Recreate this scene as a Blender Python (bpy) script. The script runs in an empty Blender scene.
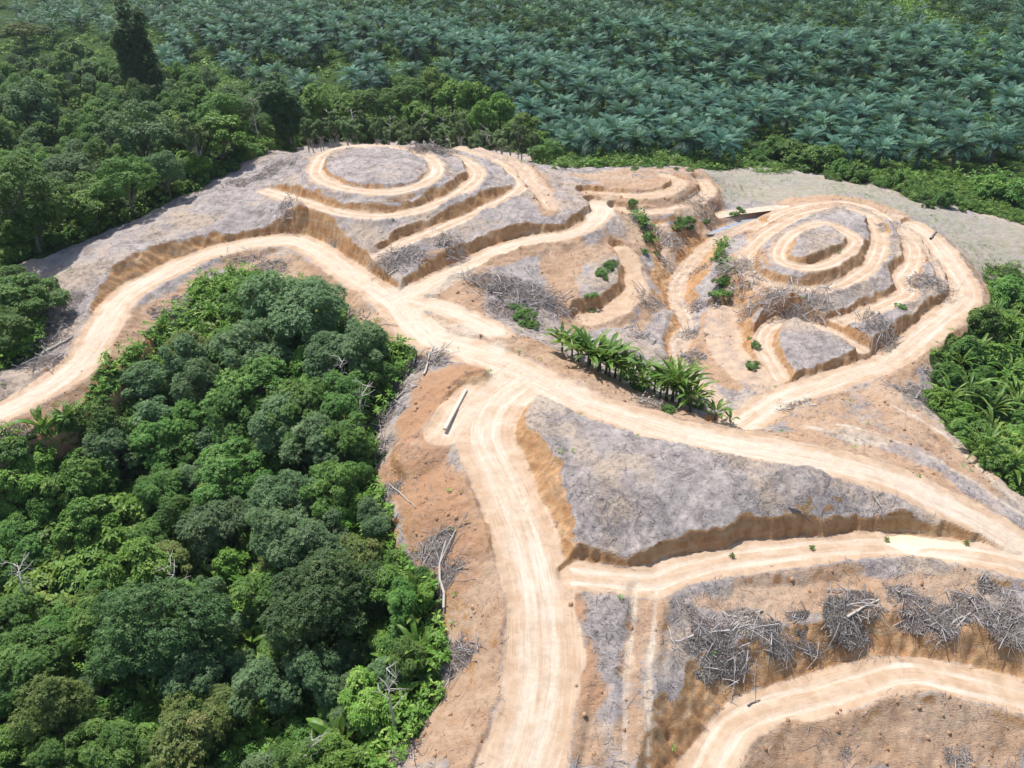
import bpy, math, random
import numpy as np
from mathutils import Vector, Matrix

SC = bpy.context.scene
COL = SC.collection
RNG = np.random.default_rng(11)
random.seed(5)

# ------------------------------------------------------------------ camera model
HC, PITCH, F = 50.0, math.radians(33.5), 788.0
CP, SP = math.cos(PITCH), math.sin(PITCH)


def at_z(px, py, z):
    """world point where the ray through a photo pixel meets the level z"""
    dx, dy = (px - 512.0) / F, (384.0 - py) / F
    d = np.array([dx, CP + dy * SP, -SP + dy * CP])
    t = (z - HC) / d[2]
    return np.array([0, 0, HC]) + d * t


def to_px(X, Y, Z):
    dep = Y * CP + (HC - Z) * SP
    up = Y * SP - (HC - Z) * CP
    return 512 + F * X / dep, 384 - F * up / dep, dep


# ------------------------------------------------------------------ value noise
def _hash(ix, iy, seed):
    h = (ix.astype(np.int64) * 374761393 + iy.astype(np.int64) * 668265263 + seed * 974711) & 0xFFFFFFFF
    h = ((h ^ (h >> 13)) * 1274126177) & 0xFFFFFFFF
    h = h ^ (h >> 16)
    return (h & 0xFFFF) / 32767.5 - 1.0


def vnoise(X, Y, scale, seed=0):
    x, y = X / scale, Y / scale
    ix, iy = np.floor(x).astype(np.int64), np.floor(y).astype(np.int64)
    fx, fy = x - ix, y - iy
    u, v = fx * fx * fx * (fx * (fx * 6 - 15) + 10), fy * fy * fy * (fy * (fy * 6 - 15) + 10)
    a, b = _hash(ix, iy, seed), _hash(ix + 1, iy, seed)
    c, d = _hash(ix, iy + 1, seed), _hash(ix + 1, iy + 1, seed)
    return (a * (1 - u) + b * u) * (1 - v) + (c * (1 - u) + d * u) * v


def fbm(X, Y, scale, octv=3, seed=0, gain=0.5):
    o, amp = 0, 1.0
    for k in range(octv):
        c, s = math.cos(0.7 * k), math.sin(0.7 * k)
        o = o + amp * vnoise(X * c - Y * s + 31.7 * k, X * s + Y * c + 17.3 * k, scale * 0.5 ** k, seed + k * 13)
        amp *= gain
    return o


def sstep(a, b, x):
    t = np.clip((x - a) / (b - a), 0, 1)
    return t * t * (3 - 2 * t)


# ------------------------------------------------------------------ natural ground: levels read off the photo
CTRL = [
    # left hill
    (378, 165, 16.9), (340, 160, 16.3), (415, 165, 16.3), (380, 152, 16.4), (365, 178, 16.4), (405, 176, 16.3), (335, 172, 16.1),
    (380, 191, 15.6), (312, 172, 15.3), (438, 170, 15.4), (390, 146, 15.6), (335, 150, 15.4),
    (345, 198, 14.8), (400, 200, 14.75), (450, 182, 14.75), (310, 192, 14.4),
    (297, 200, 14.1), (370, 217, 14.2), (437, 203, 14.2), (479, 177, 14.1), (458, 155, 14.4), (262, 190, 13.1),
    (370, 228, 13.0), (440, 215, 13.0), (495, 180, 12.9),
    (397, 247, 12.5), (464, 218, 12.4), (517, 190, 12.2), (500, 163, 12.6), (378, 257, 11.8),
    (470, 238, 11.5), (500, 225, 11.5), (530, 215, 11.5), (556, 208, 11.3), (574, 196, 10.7), (545, 185, 11.3), (540, 168, 10.5),
    (410, 268, 11.0), (440, 252, 11.5),
    # tops of the big cut above the left road, grey strip
    (77, 303, 9.5), (100, 287, 10.2), (140, 263, 11.0), (167, 240, 11.6), (187, 223, 12.0), (214, 212, 12.3), (254, 207, 12.4),
    (284, 213, 12.2), (317, 227, 11.8), (345, 250, 11.2), (372, 271, 10.5),
    (200, 190, 12.4), (120, 235, 11.2), (50, 270, 9.5), (250, 175, 13.0), (290, 155, 13.9), (20, 268, 9.0), (10, 335, 7.0), (45, 338, 8.0),
    (0, 389, 7.7), (52, 367, 8.3), (25, 378, 7.9), (20, 360, 7.6), (-50, 420, 7.3), (-60, 300, 6.5),
    # slope under the left road
    (270, 254, 8.9), (300, 264, 8.9), (240, 261, 8.8), (215, 272, 8.7), (185, 282, 8.6), (330, 284, 8.8), (150, 303, 8.3),
    (150, 330, 7.5), (200, 292, 8.0), (260, 272, 8.3), (320, 300, 8.3), (370, 330, 8.3), (100, 380, 6.0), (60, 420, 5.5), (20, 440, 5.0),
    (230, 330, 6.0), (300, 380, 4.5), (200, 400, 2.5), (130, 420, 2.5), (330, 450, 2.5), (60, 470, 1.0), (0, 470, 1.5), (200, 520, -1.0),
    (100, 560, -2.5), (300, 520, 0.5), (370, 600, 1.5), (380, 700, 0.5), (250, 650, -2.5), (100, 700, -4.0), (0, 600, -3.5),
    (300, 768, -2.5), (100, 768, -4.5), (-60, 560, -2.5), (-60, 760, -5),
    # orange slope left of the forward road
    (470, 364, 10.1), (440, 395, 9.5), (418, 430, 8.4), (440, 480, 8.2), (470, 560, 7.5), (490, 640, 6.6), (480, 720, 5.6), (440, 768, 4.7),
    (450, 600, 5.4), (455, 680, 4.2), (400, 768, 2.8), (405, 540, 5.8), (388, 450, 6.6), (402, 400, 7.8), (420, 370, 8.6), (470, 430, 9.0),
    # grey hill in front
    (518, 404, 10.2), (528, 440, 10.7), (548, 475, 10.2), (567, 510, 9.5), (577, 548, 8.5),
    (600, 430, 10.0), (640, 460, 9.9), (700, 470, 9.3), (760, 482, 8.8), (820, 490, 8.2), (900, 505, 7.2), (960, 524, 6.0), (640, 510, 8.9),
    (740, 510, 8.0), (590, 500, 9.6), (610, 560, 7.7), (640, 560, 7.4), (700, 547, 7.1), (760, 534, 6.7), (820, 523, 6.4), (880, 513, 6.2),
    (930, 521, 5.7), (968, 528, 5.6),
    (590, 600, 7.2), (600, 640, 6.5), (680, 610, 6.0), (750, 600, 5.2), (820, 595, 4.6), (900, 590, 4.3), (970, 590, 4.2), (1024, 600, 3.8),
    (702, 700, 4.3), (742, 664, 4.4), (799, 652, 4.2), (882, 640, 4.0), (916, 632, 4.0), (966, 641, 3.7), (1024, 645, 3.3),
    (590, 740, 5.5), (640, 768, 4.9), (690, 750, 4.5), (760, 640, 4.7),
    (800, 740, 1.2), (900, 730, 0.5), (1000, 740, 0.0), (900, 790, -0.4), (1080, 780, -1.0), (740, 790, 1.4), (560, 800, 5.0),
    # behind the main road
    (560, 352, 8.4), (600, 372, 7.6), (650, 396, 6.9), (700, 414, 6.3), (740, 426, 5.8), (800, 430, 5.9), (860, 440, 5.4), (930, 465, 4.6),
    (1000, 505, 3.8), (1030, 520, 3.2), (800, 405, 4.7), (850, 400, 4.7), (900, 405, 4.3), (950, 445, 3.5), (990, 485, 2.5),
    (960, 410, 1.5), (1000, 430, 0.0), (1030, 400, -0.5), (985, 350, 1.5), (1010, 300, 1.0), (1030, 470, 0.0), (1100, 350, -1), (1120, 500, 0),
    # right hill
    (815, 245, 10.2), (800, 249, 10.0), (832, 240, 10.0), (782, 262, 9.0), (815, 268, 9.1), (845, 256, 9.1), (855, 240, 9.1), (826, 224, 9.1),
    (799, 230, 9.0), (779, 247, 9.0), (800, 277, 8.0), (850, 268, 8.0), (868, 245, 8.0), (770, 262, 7.8), (760, 280, 7.6), (792, 290, 7.8),
    (832, 288, 7.9), (862, 273, 8.0), (877, 250, 8.0), (879, 230, 8.0), (850, 211, 7.8), (800, 216, 7.6), (750, 247, 7.2),
    (800, 306, 6.4), (850, 302, 6.7), (890, 272, 6.9), (888, 292, 6.6), (870, 312, 6.3), (908, 290, 6.2), (914, 255, 6.5), (895, 222, 6.6),
    (860, 340, 5.7), (900, 322, 6.0), (930, 292, 6.0), (940, 270, 6.1), (925, 242, 6.3), (850, 203, 6.0), (790, 208, 5.6),
    (760, 312, 6.0), (740, 290, 6.2), (720, 268, 5.8), (735, 240, 5.6), (702, 290, 4.4), (745, 340, 4.8), (758, 370, 4.3),
    (815, 345, 5.9), (850, 352, 5.3), (790, 347, 5.4), (800, 366, 4.85), (830, 372, 4.7),
    (722, 320, 3.7), (722, 352, 3.6), (700, 352, 3.5), (690, 390, 4.2), (650, 365, 5.0),
    # valley, west flank and knolls
    (668, 300, 4.0), (650, 262, 5.3), (648, 290, 5.3), (655, 320, 4.6), (638, 350, 5.2), (632, 228, 7.8), (655, 222, 7.4),
    (640, 181, 9.2), (615, 180, 9.1), (660, 183, 9.0), (650, 203, 8.2), (690, 198, 7.5), (645, 220, 7.5), (680, 222, 6.2), (600, 195, 8.9), (712, 178, 5.6),
    (603, 275, 7.6), (598, 288, 7.6), (622, 278, 7.2), (590, 300, 7.2), (637, 272, 6.2), (612, 312, 5.7),
    (560, 262, 8.6), (555, 290, 7.8), (570, 322, 6.7), (500, 290, 9.3), (530, 300, 8.8), (550, 320, 8.0), (480, 310, 9.5), (450, 325, 9.7),
    (600, 240, 8.6), (612, 225, 8.8),
    # cleared ground up to the plantation
    (560, 172, 7.0), (600, 168, 6.5), (640, 169, 6.0), (700, 169, 4.0), (720, 188, 4.0), (800, 184, 3.0), (900, 202, 2.6), (960, 228, 2.4), (1024, 240, 1.6),
    (1000, 275, 2.0), (965, 255, 3.6), (760, 198, 4.2), (700, 228, 3.8),
    # forest floor behind
    (150, 200, 9.5), (250, 150, 9.5), (100, 190, 6.5), (200, 130, 5.0), (0, 230, 5.0), (0, 160, 3.0), 
]
WCTRL = [(-15, 138, 5.0), (-15, 150, 2.5), (-40, 150, 3.0), (10, 150, 2.0), (40, 158, 1.2), (75, 150, 0.5), (110, 130, 0), (140, 90, -0.5),
         (140, 40, -1), (100, 20, -1), (-90, 110, 3), (-60, 150, 2.5), (-110, 140, 2), (-110, 70, 1), (-90, 40, -3), (-60, 15, -5), (0, 5, 3.5),
         (40, 10, -1), (60, 150, 0.8), (0, 180, 1.5), (-100, 185, 2), (-17, 126, 11.5), (-17, 131, 9.0), (-8, 126, 11), (-27, 123, 11.2), (-10, 131, 8.2), (-29, 129, 9), (1, 133, 7.5), (8, 131, 6.8), (-3, 135, 6.5), (-17, 136, 6.0), (-18, 142, 4.0), (-8, 140, 4.0), (-30, 138, 6.0), (0, 138, 4.0), (100, 185, 0.8), (140, 160, 0), (-20, 10, 0)]


def tps_fit(P, Z, lam):
    n = len(P)
    r2 = ((P[:, None] - P[None]) ** 2).sum(-1)
    K = 0.5 * r2 * np.log(r2 + 1e-9) + lam * np.eye(n)
    A = np.zeros((n + 3, n + 3))
    A[:n, :n] = K
    A[:n, n] = 1
    A[:n, n + 1:] = P
    A[n:, :n] = A[:n, n:].T
    return np.linalg.solve(A, np.r_[Z, 0, 0, 0])


def tps_eval(P, W, X, Y):
    out = np.empty(X.size)
    xf, yf = X.ravel(), Y.ravel()
    n = len(P)
    for a in range(0, X.size, 8000):
        x, y = xf[a:a + 8000], yf[a:a + 8000]
        r2 = (x[:, None] - P[None, :, 0]) ** 2 + (y[:, None] - P[None, :, 1]) ** 2
        out[a:a + 8000] = (0.5 * r2 * np.log(r2 + 1e-9)) @ W[:n] + W[n] + W[n + 1] * x + W[n + 2] * y
    return out.reshape(X.shape)


def relief(px, py, z):
    """height of the two terraced hills above their surroundings, eased to the photo's gentle slopes"""
    if px < 582 and 140 < py < 296 and z > 9.5 and not (px > 430 and py > 262):
        return 9.5 + (z - 9.5) * 0.81
    if px > 738 and 190 < py < 335 and z > 4.8:
        return 4.8 + (z - 4.8) * 0.9
    return z


_c = np.array([np.r_[at_z(a, b, relief(a, b, z))] for a, b, z in CTRL] + [np.array(w, float) for w in WCTRL])
_S = 40.0
_W = tps_fit(_c[:, :2] / _S, _c[:, 2], 2e-4)

# nonuniform grid: fine over the clearing, coarse far away
def _axis(segs):
    out = [segs[0][0]]
    for a, b, h0, h1 in segs:
        x = a
        while x < b - 1e-6:
            t = (x - a) / (b - a)
            x = min(b, x + h0 + (h1 - h0) * t)
            out.append(x)
    return np.unique(np.round(np.array(out), 4))


GX = _axis([(-520, -70, 12, 0.6), (-70, -56, 0.6, 0.17), (-56, 66, 0.165, 0.165), (66, 80, 0.165, 0.6), (80, 520, 0.6, 12)])
GY = _axis([(-30, 22, 3, 0.14), (22, 60, 0.14, 0.16), (60, 122, 0.16, 0.26), (122, 150, 0.26, 0.8), (150, 640, 0.8, 9)])
XX, YY = np.meshgrid(GX, GY)

cx = np.arange(-130, 151, 1.0)
cy = np.arange(-5, 200, 1.0)
_cX, _cY = np.meshgrid(cx, cy)
_cZ = tps_eval(_c[:, :2] / _S, _W, _cX / _S, _cY / _S)


def bilin(ax, ay, Z, X, Y):
    ix = np.clip(np.searchsorted(ax, X) - 1, 0, len(ax) - 2)
    iy = np.clip(np.searchsorted(ay, Y) - 1, 0, len(ay) - 2)
    fx = np.clip((X - ax[ix]) / (ax[ix + 1] - ax[ix]), 0, 1)
    fy = np.clip((Y - ay[iy]) / (ay[iy + 1] - ay[iy]), 0, 1)
    return (Z[iy, ix] * (1 - fx) + Z[iy, ix + 1] * fx) * (1 - fy) + (Z[iy + 1, ix] * (1 - fx) + Z[iy + 1, ix + 1] * fx) * fy


def far_ground(X, Y):
    """rolling plantation land"""
    z = 1.0 + 9.0 * sstep(150, 300, Y) + 10 * sstep(280, 520, Y)
    amp = sstep(140, 190, Y)
    z = z + amp * (2.0 * np.sin((Y * 0.9 + X * 0.35) / 9.0 + 1.5 * np.sin(X / 38.0)) * (0.6 + 0.4 * np.sin(X / 60 + 1)) + 2.0 * np.sin(X / 33.0 - Y / 70.0))
    return z - 3.0 * sstep(60, 140, np.abs(X)) * (1 - sstep(130, 180, Y))


inside = (1 - sstep(110, 130, np.abs(XX - 8))) * (1 - sstep(150, 185, YY)) * sstep(-2, 6, YY)
BASE = np.where(inside > 0, bilin(cx, cy, _cZ, XX, YY), 0) * inside + far_ground(XX, YY) * (1 - inside)
BASE += 0.25 * fbm(XX, YY, 7.0, 2, 3) * (inside > 0.5)


# ------------------------------------------------------------------ roads and terraces cut into it
def catmull(P, step=0.9, closed=False):
    P = np.asarray(P, float)
    n = len(P)
    out = []
    rng_ = range(n if closed else n - 1)
    for i in rng_:
        if closed:
            p0, p1, p2, p3 = P[i - 1], P[i], P[(i + 1) % n], P[(i + 2) % n]
        else:
            p0, p1, p2, p3 = P[max(i - 1, 0)], P[i], P[i + 1], P[min(i + 2, n - 1)]
        m = max(1, int(np.linalg.norm((p2 - p1)[:2]) / step))
        for k in range(m):
            t = k / m
            out.append(0.5 * ((2 * p1) + (-p0 + p2) * t + (2 * p0 - 5 * p1 + 4 * p2 - p3) * t * t + (-p0 + 3 * p1 - 3 * p2 + p3) * t ** 3))
    out.append(P[0] if closed else P[-1])
    return np.array(out)


# name, half width, cut slope, fill slope, ruts (offsets from centre), brightness, closed, points (photo x, photo y, level)
ROADS = [
    ('dirt_road', 2.1, 1.25, 0.55, (-0.9, 0.9), 1.0, 0, [(-60, 445, 6.9), (0, 413, 7.5), (33, 397, 7.8), (67, 374, 8.1), (90, 350, 8.4), (103, 327, 8.7), (117, 304, 8.9), (136, 289, 9), (167, 272, 9.1),
        (200, 257, 9.3), (234, 247, 9.4), (267, 241, 9.5), (292, 240, 9.5), (317, 250, 9.5), (342, 268, 9.5), (373, 288, 9.5), (397, 304, 9.4), (410, 322, 9.4)], -1),
    ('dirt_road', 2.3, 1.5, 0.55, (-0.9, 0.9), 1.0, 0, [(397, 304, 9.4), (410, 322, 9.4), (432, 340, 9.5), (475, 353, 9.6), (525, 373, 9.5), (555, 390, 9.4),
        (591, 406, 9.2), (641, 423, 8.9), (683, 435, 8.6), (749, 448, 8.1), (815, 459, 7.6), (882, 477, 6.9), (932, 497, 6.2), (982, 523, 5.4), (1024, 550, 4.7), (1090, 598, 3.7)]),
    ('dirt_road', 1.7, 2.2, 0.55, (-0.75, 0.75), 0.95, 0, [(400, 302, 9.4), (430, 282, 9.5), (464, 267, 9.5), (497, 252, 9.5), (531, 241, 9.5), (565, 235, 9.4), (590, 225, 9.2), (602, 212, 9.0), (597, 204, 8.9)]),
    ('dirt_road', 2.6, 0.95, 0.5, (-0.85, 0.75), 0.8, 0, [(528, 378, 9.5), (503, 396, 9.4), (487, 416, 9.3), (484, 443, 9.1), (498, 470, 8.8), (511, 500, 8.5), (522, 529, 8.2), (532, 562, 7.8), (539, 595, 7.4), (542, 629, 7.0),
        (542, 662, 6.6), (538, 696, 6.2), (531, 729, 5.8), (521, 759, 5.4), (505, 810, 4.8), (480, 870, 4.0)]),
    ('dirt_road', 1.5, 2.0, 0.5, (0,), 0.95, 0, [(400, 298, 9.4), (440, 308, 9.5), (470, 319, 9.5), (498, 332, 9.4)]),
    ('dirt_road', 2.0, 1.0, 0.5, (0,), 0.8, 0, [(476, 395, 9.35), (460, 410, 9.3), (446, 432, 9.1)]),
    ('dirt_road', 1.9, 2.2, 0.6, (-0.75, 0.75), 0.8, 0, [(728, 432, 4.5), (749, 420, 4.3), (782, 399, 4.2), (832, 381, 4.2), (882, 364, 4.2), (916, 340, 4.2), (949, 314, 4.4), (966, 298, 4.6), (963, 283, 4.8), (949, 260, 5.1), (932, 238, 5.4), (914, 226, 5.5)]),
    # forward terraces
    ('terrace', 1.55, 2.8, 0.7, (-0.6, 0.65), 0.95, 0, [(580, 577, 7.4), (625, 582, 7.0), (658, 582, 6.6), (683, 572, 6.3), (749, 557, 5.7), (816, 550, 5.2), (882, 545, 4.9), (949, 551, 4.75), (1003, 560, 4.8), (1024, 566, 4.6)]),
    ('track', 1.0, 0.5, 0.5, (-0.72, 0.72), 0.85, 0, [(646, 590, 6.75), (641, 629, 6.4), (637, 662, 6.1), (636, 712, 5.6), (635, 768, 5.1), (635, 830, 4.5)]),
    ('terrace', 1.5, 1.15, 0.6, (-0.75, 0.6), 0.85, 0, [(690, 800, 2.7), (712, 759, 2.5), (733, 726, 2.3), (765, 709, 2.1), (816, 696, 1.9), (866, 681, 1.8), (916, 673, 1.7), (966, 683, 1.5), (1024, 698, 1.2), (1090, 720, 1.0)]),
    # left hill rings
    ('terrace', 1.25, 1.7, 0.65, (-0.6, 0.6), 0.9, 1, [(315, 173, 15.35), (332, 185, 15.35), (364, 191, 15.35), (397, 191.5, 15.35), (424, 183, 15.35), (437, 170, 15.35), (427, 157, 15.35), (390, 148, 15.35), (347, 147.5, 15.35), (322, 157, 15.35)]),
    ('terrace', 1.25, 1.7, 0.65, (-0.6, 0.6), 0.9, 0, [(265, 191, 12.9), (297, 200, 13.2), (330, 210, 13.55), (370, 217, 13.55), (404, 213.5, 13.55), (437, 203.5, 13.55), (464, 190, 13.55), (478, 177, 13.5), (474, 167, 13.6), (460, 158, 13.8), (444, 151, 14.1), (425, 147, 14.6)]),
    ('terrace', 1.25, 1.7, 0.65, (-0.6, 0.6), 0.9, 0, [(374, 258, 11.4), (397, 247, 11.7), (430, 233.5, 11.95), (464, 218.5, 11.95), (497, 203.5, 11.9), (517, 192, 11.9), (522, 182, 11.9), (511, 170, 11.8), (484, 157, 12.2), (462, 149, 12.8)]),
    ('track', 1.4, 1.4, 0.8, (-0.5, 0.5), 0.5, 0, [(478, 150, 12.4), (514, 163, 11.4), (531, 180, 11.2), (545, 197, 11.0), (552, 209, 10.8)]),
    # right hill rings
    ('terrace', 1.15, 1.7, 0.65, (-0.5, 0.5), 0.75, 1, [(782, 262, 8.8), (815, 268, 8.8), (845, 256, 8.8), (856, 240, 8.8), (826, 224, 8.8), (799, 230, 8.8), (779, 247, 8.8)]),
    ('terrace', 1.25, 1.7, 0.65, (-0.55, 0.55), 0.75, 1, [(744, 260, 7.2), (759, 280, 7.2), (792, 290, 7.2), (832, 288, 7.2), (862, 274, 7.3), (877, 254, 7.3), (880, 234, 7.3), (869, 218, 7.3), (849, 211, 7.3), (826, 210, 7.2), (799, 216, 7.2), (772, 231, 7.1), (752, 247, 7.1)]),
    ('terrace', 1.25, 1.7, 0.65, (-0.55, 0.55), 0.75, 0, [(822, 329, 5.8), (856, 317, 5.8), (889, 303, 5.8), (907, 293, 5.9), (903, 280, 6.0), (912, 263, 6.0), (913, 247, 6.1), (900, 230, 6.1), (882, 216, 6.1), (860, 206, 6.0), (830, 203, 5.8), (790, 210, 5.6), (755, 227, 5.4)]),
    ('track', 1.3, 1.8, 0.7, (-0.5, 0.5), 0.6, 0, [(952, 297, 5.4), (946, 275, 5.7), (932, 250, 5.9), (915, 232, 6.0), (893, 214, 6.0)]),
    ('terrace', 1.15, 2.0, 0.7, (-0.45, 0.45), 0.85, 0, [(866, 352, 4.8), (843, 339, 5.0), (817, 328, 5.1), (792, 320, 5.0), (770, 326, 4.8), (763, 343, 4.5), (769, 360, 4.3), (780, 376, 4.2)]),
    ('track', 0.8, 0.7, 0.5, (0,), 0.75, 0, [(840, 424, 5.7), (870, 432, 5.3), (900, 443, 4.9), (950, 468, 4.3), (1000, 500, 3.7), (1040, 525, 3.1)]),
    ('track', 0.7, 0.7, 0.5, (0,), 0.75, 0, [(895, 407, 4.4), (930, 426, 4.0), (960, 450, 3.5), (990, 478, 2.9), (1024, 508, 2.6)]),
    # small knoll by the plantation
    ('terrace', 1.25, 2.0, 0.7, (-0.5, 0.5), 0.5, 0, [(588, 194, 8.6), (615, 195, 8.5), (645, 196, 8.45), (670, 191, 8.4), (680, 183, 8.4), (664, 176, 8.5)]),
    ('terrace', 1.25, 2.0, 0.7, (-0.5, 0.5), 0.5, 0, [(616, 210, 8.2), (645, 212, 7.7), (672, 210, 7.4), (695, 202, 7.2), (708, 191, 6.8), (702, 182, 6.4)]),
    # knoll terrace and valley bottom
    ('terrace', 1.5, 2.0, 0.6, (), 0.35, 0, [(622, 250, 7.0), (637, 272, 6.0), (633, 295, 5.7), (612, 312, 5.6), (586, 321, 5.7)]),
    ('track', 1.3, 0.9, 0.6, (-0.5, 0.5), 0.6, 0, [(757, 222, 4.4), (735, 231, 3.8), (710, 244, 3.4), (690, 263, 3.1), (676, 287, 3.0), (680, 307, 3.05), (687, 327, 3.2), (678, 347, 3.4), (690, 372, 3.7), (716, 400, 4.0)]),
    ('track', 1.2, 0.8, 0.5, (), 0.5, 0, [(664, 226, 6.6), (668, 245, 5.0), (674, 270, 3.6)]),
    ('track', 2.2, 1.1, 0.5, (), 0.4, 0, [(722, 312, 3.8), (722, 335, 3.7), (733, 362, 3.9), (765, 384, 4.1)]),
]
KINDS_R = ('dirt_road', 'terrace', 'track')

NY, NX = XX.shape
HI = np.full(XX.shape, 1e9)
LO = np.full(XX.shape, -1e9)
ROADW = np.zeros(XX.shape)          # on a road or terrace bed
BRIGHT = np.zeros(XX.shape)         # compacted pale surface
RUT = np.zeros(XX.shape)
KIND = np.full(XX.shape, -1, int)
DMIN = np.full(XX.shape, 99.0)
ROADLINES = []
wob = 0.28 * fbm(XX, YY, 2.6, 3, 41)
REACH = 9.0
SCAL = 0.17 * fbm(XX, YY, 2.1, 3, 52, 0.6) + 0.10 * np.abs(vnoise(XX, YY, 0.6, 53))
LAT = np.zeros(XX.shape)
ALONG = np.zeros(XX.shape)
DC = np.full(XX.shape, 99.0)
for name, hw, cut, fill, ruts, bright, closed, pts, *oneside in ROADS:
    W = catmull([np.r_[at_z(p[0], p[1], relief(*p))] for p in pts], 0.9, bool(closed))
    ROADLINES.append((name, hw, W))
    d = np.full(XX.shape, 99.0)
    al = np.zeros(XX.shape)
    zr = np.zeros(XX.shape)
    lat = np.zeros(XX.shape)
    arc = 0.0
    for k in range(len(W) - 1):
        a, b = W[k], W[k + 1]
        i0, i1 = np.searchsorted(GX, [min(a[0], b[0]) - REACH, max(a[0], b[0]) + REACH])
        j0, j1 = np.searchsorted(GY, [min(a[1], b[1]) - REACH, max(a[1], b[1]) + REACH])
        if i1 <= i0 or j1 <= j0:
            continue
        x, y = XX[j0:j1, i0:i1], YY[j0:j1, i0:i1]
        e = b - a
        L2 = e[0] ** 2 + e[1] ** 2 + 1e-9
        t = np.clip(((x - a[0]) * e[0] + (y - a[1]) * e[1]) / L2, 0, 1)
        qx, qy = x - a[0] - t * e[0], y - a[1] - t * e[1]
        dd = np.sqrt(qx * qx + qy * qy)
        sl = d[j0:j1, i0:i1]
        m = dd < sl
        sl[m] = dd[m]
        zr[j0:j1, i0:i1][m] = (a[2] + t * e[2])[m]
        lat[j0:j1, i0:i1][m] = ((e[0] * qy - e[1] * qx) / math.sqrt(L2))[m]
        al[j0:j1, i0:i1][m] = (arc + t * math.sqrt(L2))[m]
        arc += math.sqrt(L2)
    near = d < REACH
    dn = d + wob * (1.0 if hw > 1.2 else 0.6)
    over = np.maximum(dn - hw, 0)
    cutm = np.where(np.sign(lat) == oneside[0], 0.0, cut + 1.0 * sstep(-40, -32, XX)) if oneside else cut
    HI = np.where(near, np.minimum(HI, zr + cutm * np.maximum(dn + SCAL - hw, 0)), HI)
    LO = np.where(near, np.maximum(LO, zr - fill * over - 0.04 * over ** 2 - 30 * sstep(4.5, 8.8, d)), LO)
    on = near & (dn < hw)
    ROADW = np.maximum(ROADW, np.where(near, 1 - sstep(hw - 0.45, hw + 0.35, dn), 0) * ((0.25 if hw <= 1.0 else 0.6) if name == 'track' else 1.0))
    tex = 0.5 + 0.5 * vnoise(lat * 3.2, YY * 0.25 + XX * 0.2, 1.0, 5)
    br = (1 - sstep(hw * 0.25, hw * 1.05, dn + 0.6 * wob)) * (0.5 + 0.3 * tex)
    rt = np.zeros(XX.shape)
    for o in ruts:
        rt = np.maximum(rt, np.exp(-((lat - o + 0.15 * vnoise(al, 0 * al, 4.0, 66)) / 0.27) ** 2) * (d < hw + 0.3) * (d - np.abs(lat) < 0.3))
    if name == 'track':
        br = np.maximum(br * 0.3, 0.8 * rt * (0.7 + 0.5 * vnoise(XX, YY, 1.7, 19)))
    elif name == 'terrace' and hw < 1.6:
        br = np.maximum(br * 0.5, 0.8 * rt * (0.75 + 0.4 * vnoise(XX, YY, 2.0, 18)))
    BRIGHT = np.maximum(BRIGHT, np.where(near, br * bright + 0.3 * rt * bright, 0))
    RUT = np.maximum(RUT, np.where(on, rt, 0))
    cl = near & (d < DC)
    LAT[cl], ALONG[cl], DC[cl] = lat[cl] + 13.7 * len(ROADLINES), al[cl], d[cl]
    better = on & (d < DMIN)
    KIND[better] = KINDS_R.index(name)
    DMIN = np.where(near, np.minimum(DMIN, np.maximum(dn - hw, 0)), DMIN)

Z = np.minimum(np.maximum(BASE, LO), HI)
BANK = sstep(0.05, 0.45, BASE - HI) * (ROADW < 0.9)
BANK = BANK * (1 - ROADW)
FILL = sstep(0.05, 0.5, LO - BASE) * (1 - ROADW)
CLEAR_R = (1 - sstep(4, 9, DMIN))
# roughness of the surface
rough = (1 - ROADW)
nearw = (np.abs(XX) < 80) & (YY < 160)
Z = Z - 0.05 * RUT + 0.035 * ROADW * fbm(XX, YY, 0.8, 2, 77)
# loose ridges graded up along road edges
Z = Z + 0.16 * np.exp(-((DMIN - 0.35) / 0.3) ** 2) * (1 - BANK) * (ROADW < 0.95) * (0.5 + 0.8 * vnoise(XX, YY, 1.3, 9))
Z = Z + nearw * rough * (1 - BANK) * (0.14 * fbm(XX, YY, 1.9, 3, 21) + 0.075 * fbm(XX, YY, 0.45, 2, 61))
Z = Z + nearw * BANK * (0.16 * fbm(XX, YY, 0.9, 3, 88) + 0.12 * fbm(XX, YY, 0.38, 2, 89))


# hollows that hold water (photo outline, level)
PONDS = [('puddle', [(708, 216), (722, 211), (750, 208), (772, 205), (793, 205), (785, 209), (765, 211), (740, 214), (722, 218)], 0),
         ('stream', [(707, 233), (718, 228), (740, 221), (758, 215.5), (768, 214), (766, 216.5), (750, 220.5), (735, 226), (716, 233)], 1),
         ('puddle', [(884, 537), (905, 534.5), (940, 540), (966, 543), (960, 549), (925, 547.5), (890, 542)], 2)]


# where the surface ended up steep it is a raw cut face, not road
_gy, _gx = np.gradient(Z, GY, GX)
STEEP = sstep(0.8, 1.4, np.hypot(_gx, _gy)) * nearw
BRIGHT *= 1 - STEEP
ROADW *= 1 - STEEP
BANK = np.maximum(BANK, STEEP)


def ground(x, y):
    return float(bilin(GX, GY, Z, np.array([x]), np.array([y]))[0])


def grounds(x, y):
    return bilin(GX, GY, Z, np.asarray(x, float), np.asarray(y, float))


def hit(px, py, lift=0.0):
    """first point of the ground (raised by lift) on the ray through a photo pixel"""
    dx, dy = (px - 512.0) / F, (384.0 - py) / F
    d = np.array([dx, CP + dy * SP, -SP + dy * CP])
    t = np.arange(15, 420, 0.12)
    X, Y, H = d[0] * t, d[1] * t, HC + d[2] * t
    below = np.nonzero(H < bilin(GX, GY, Z, X, Y) + lift)[0]
    k = below[0] if len(below) else len(t) - 1
    return np.array([X[k], Y[k], H[k] - lift])
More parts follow.
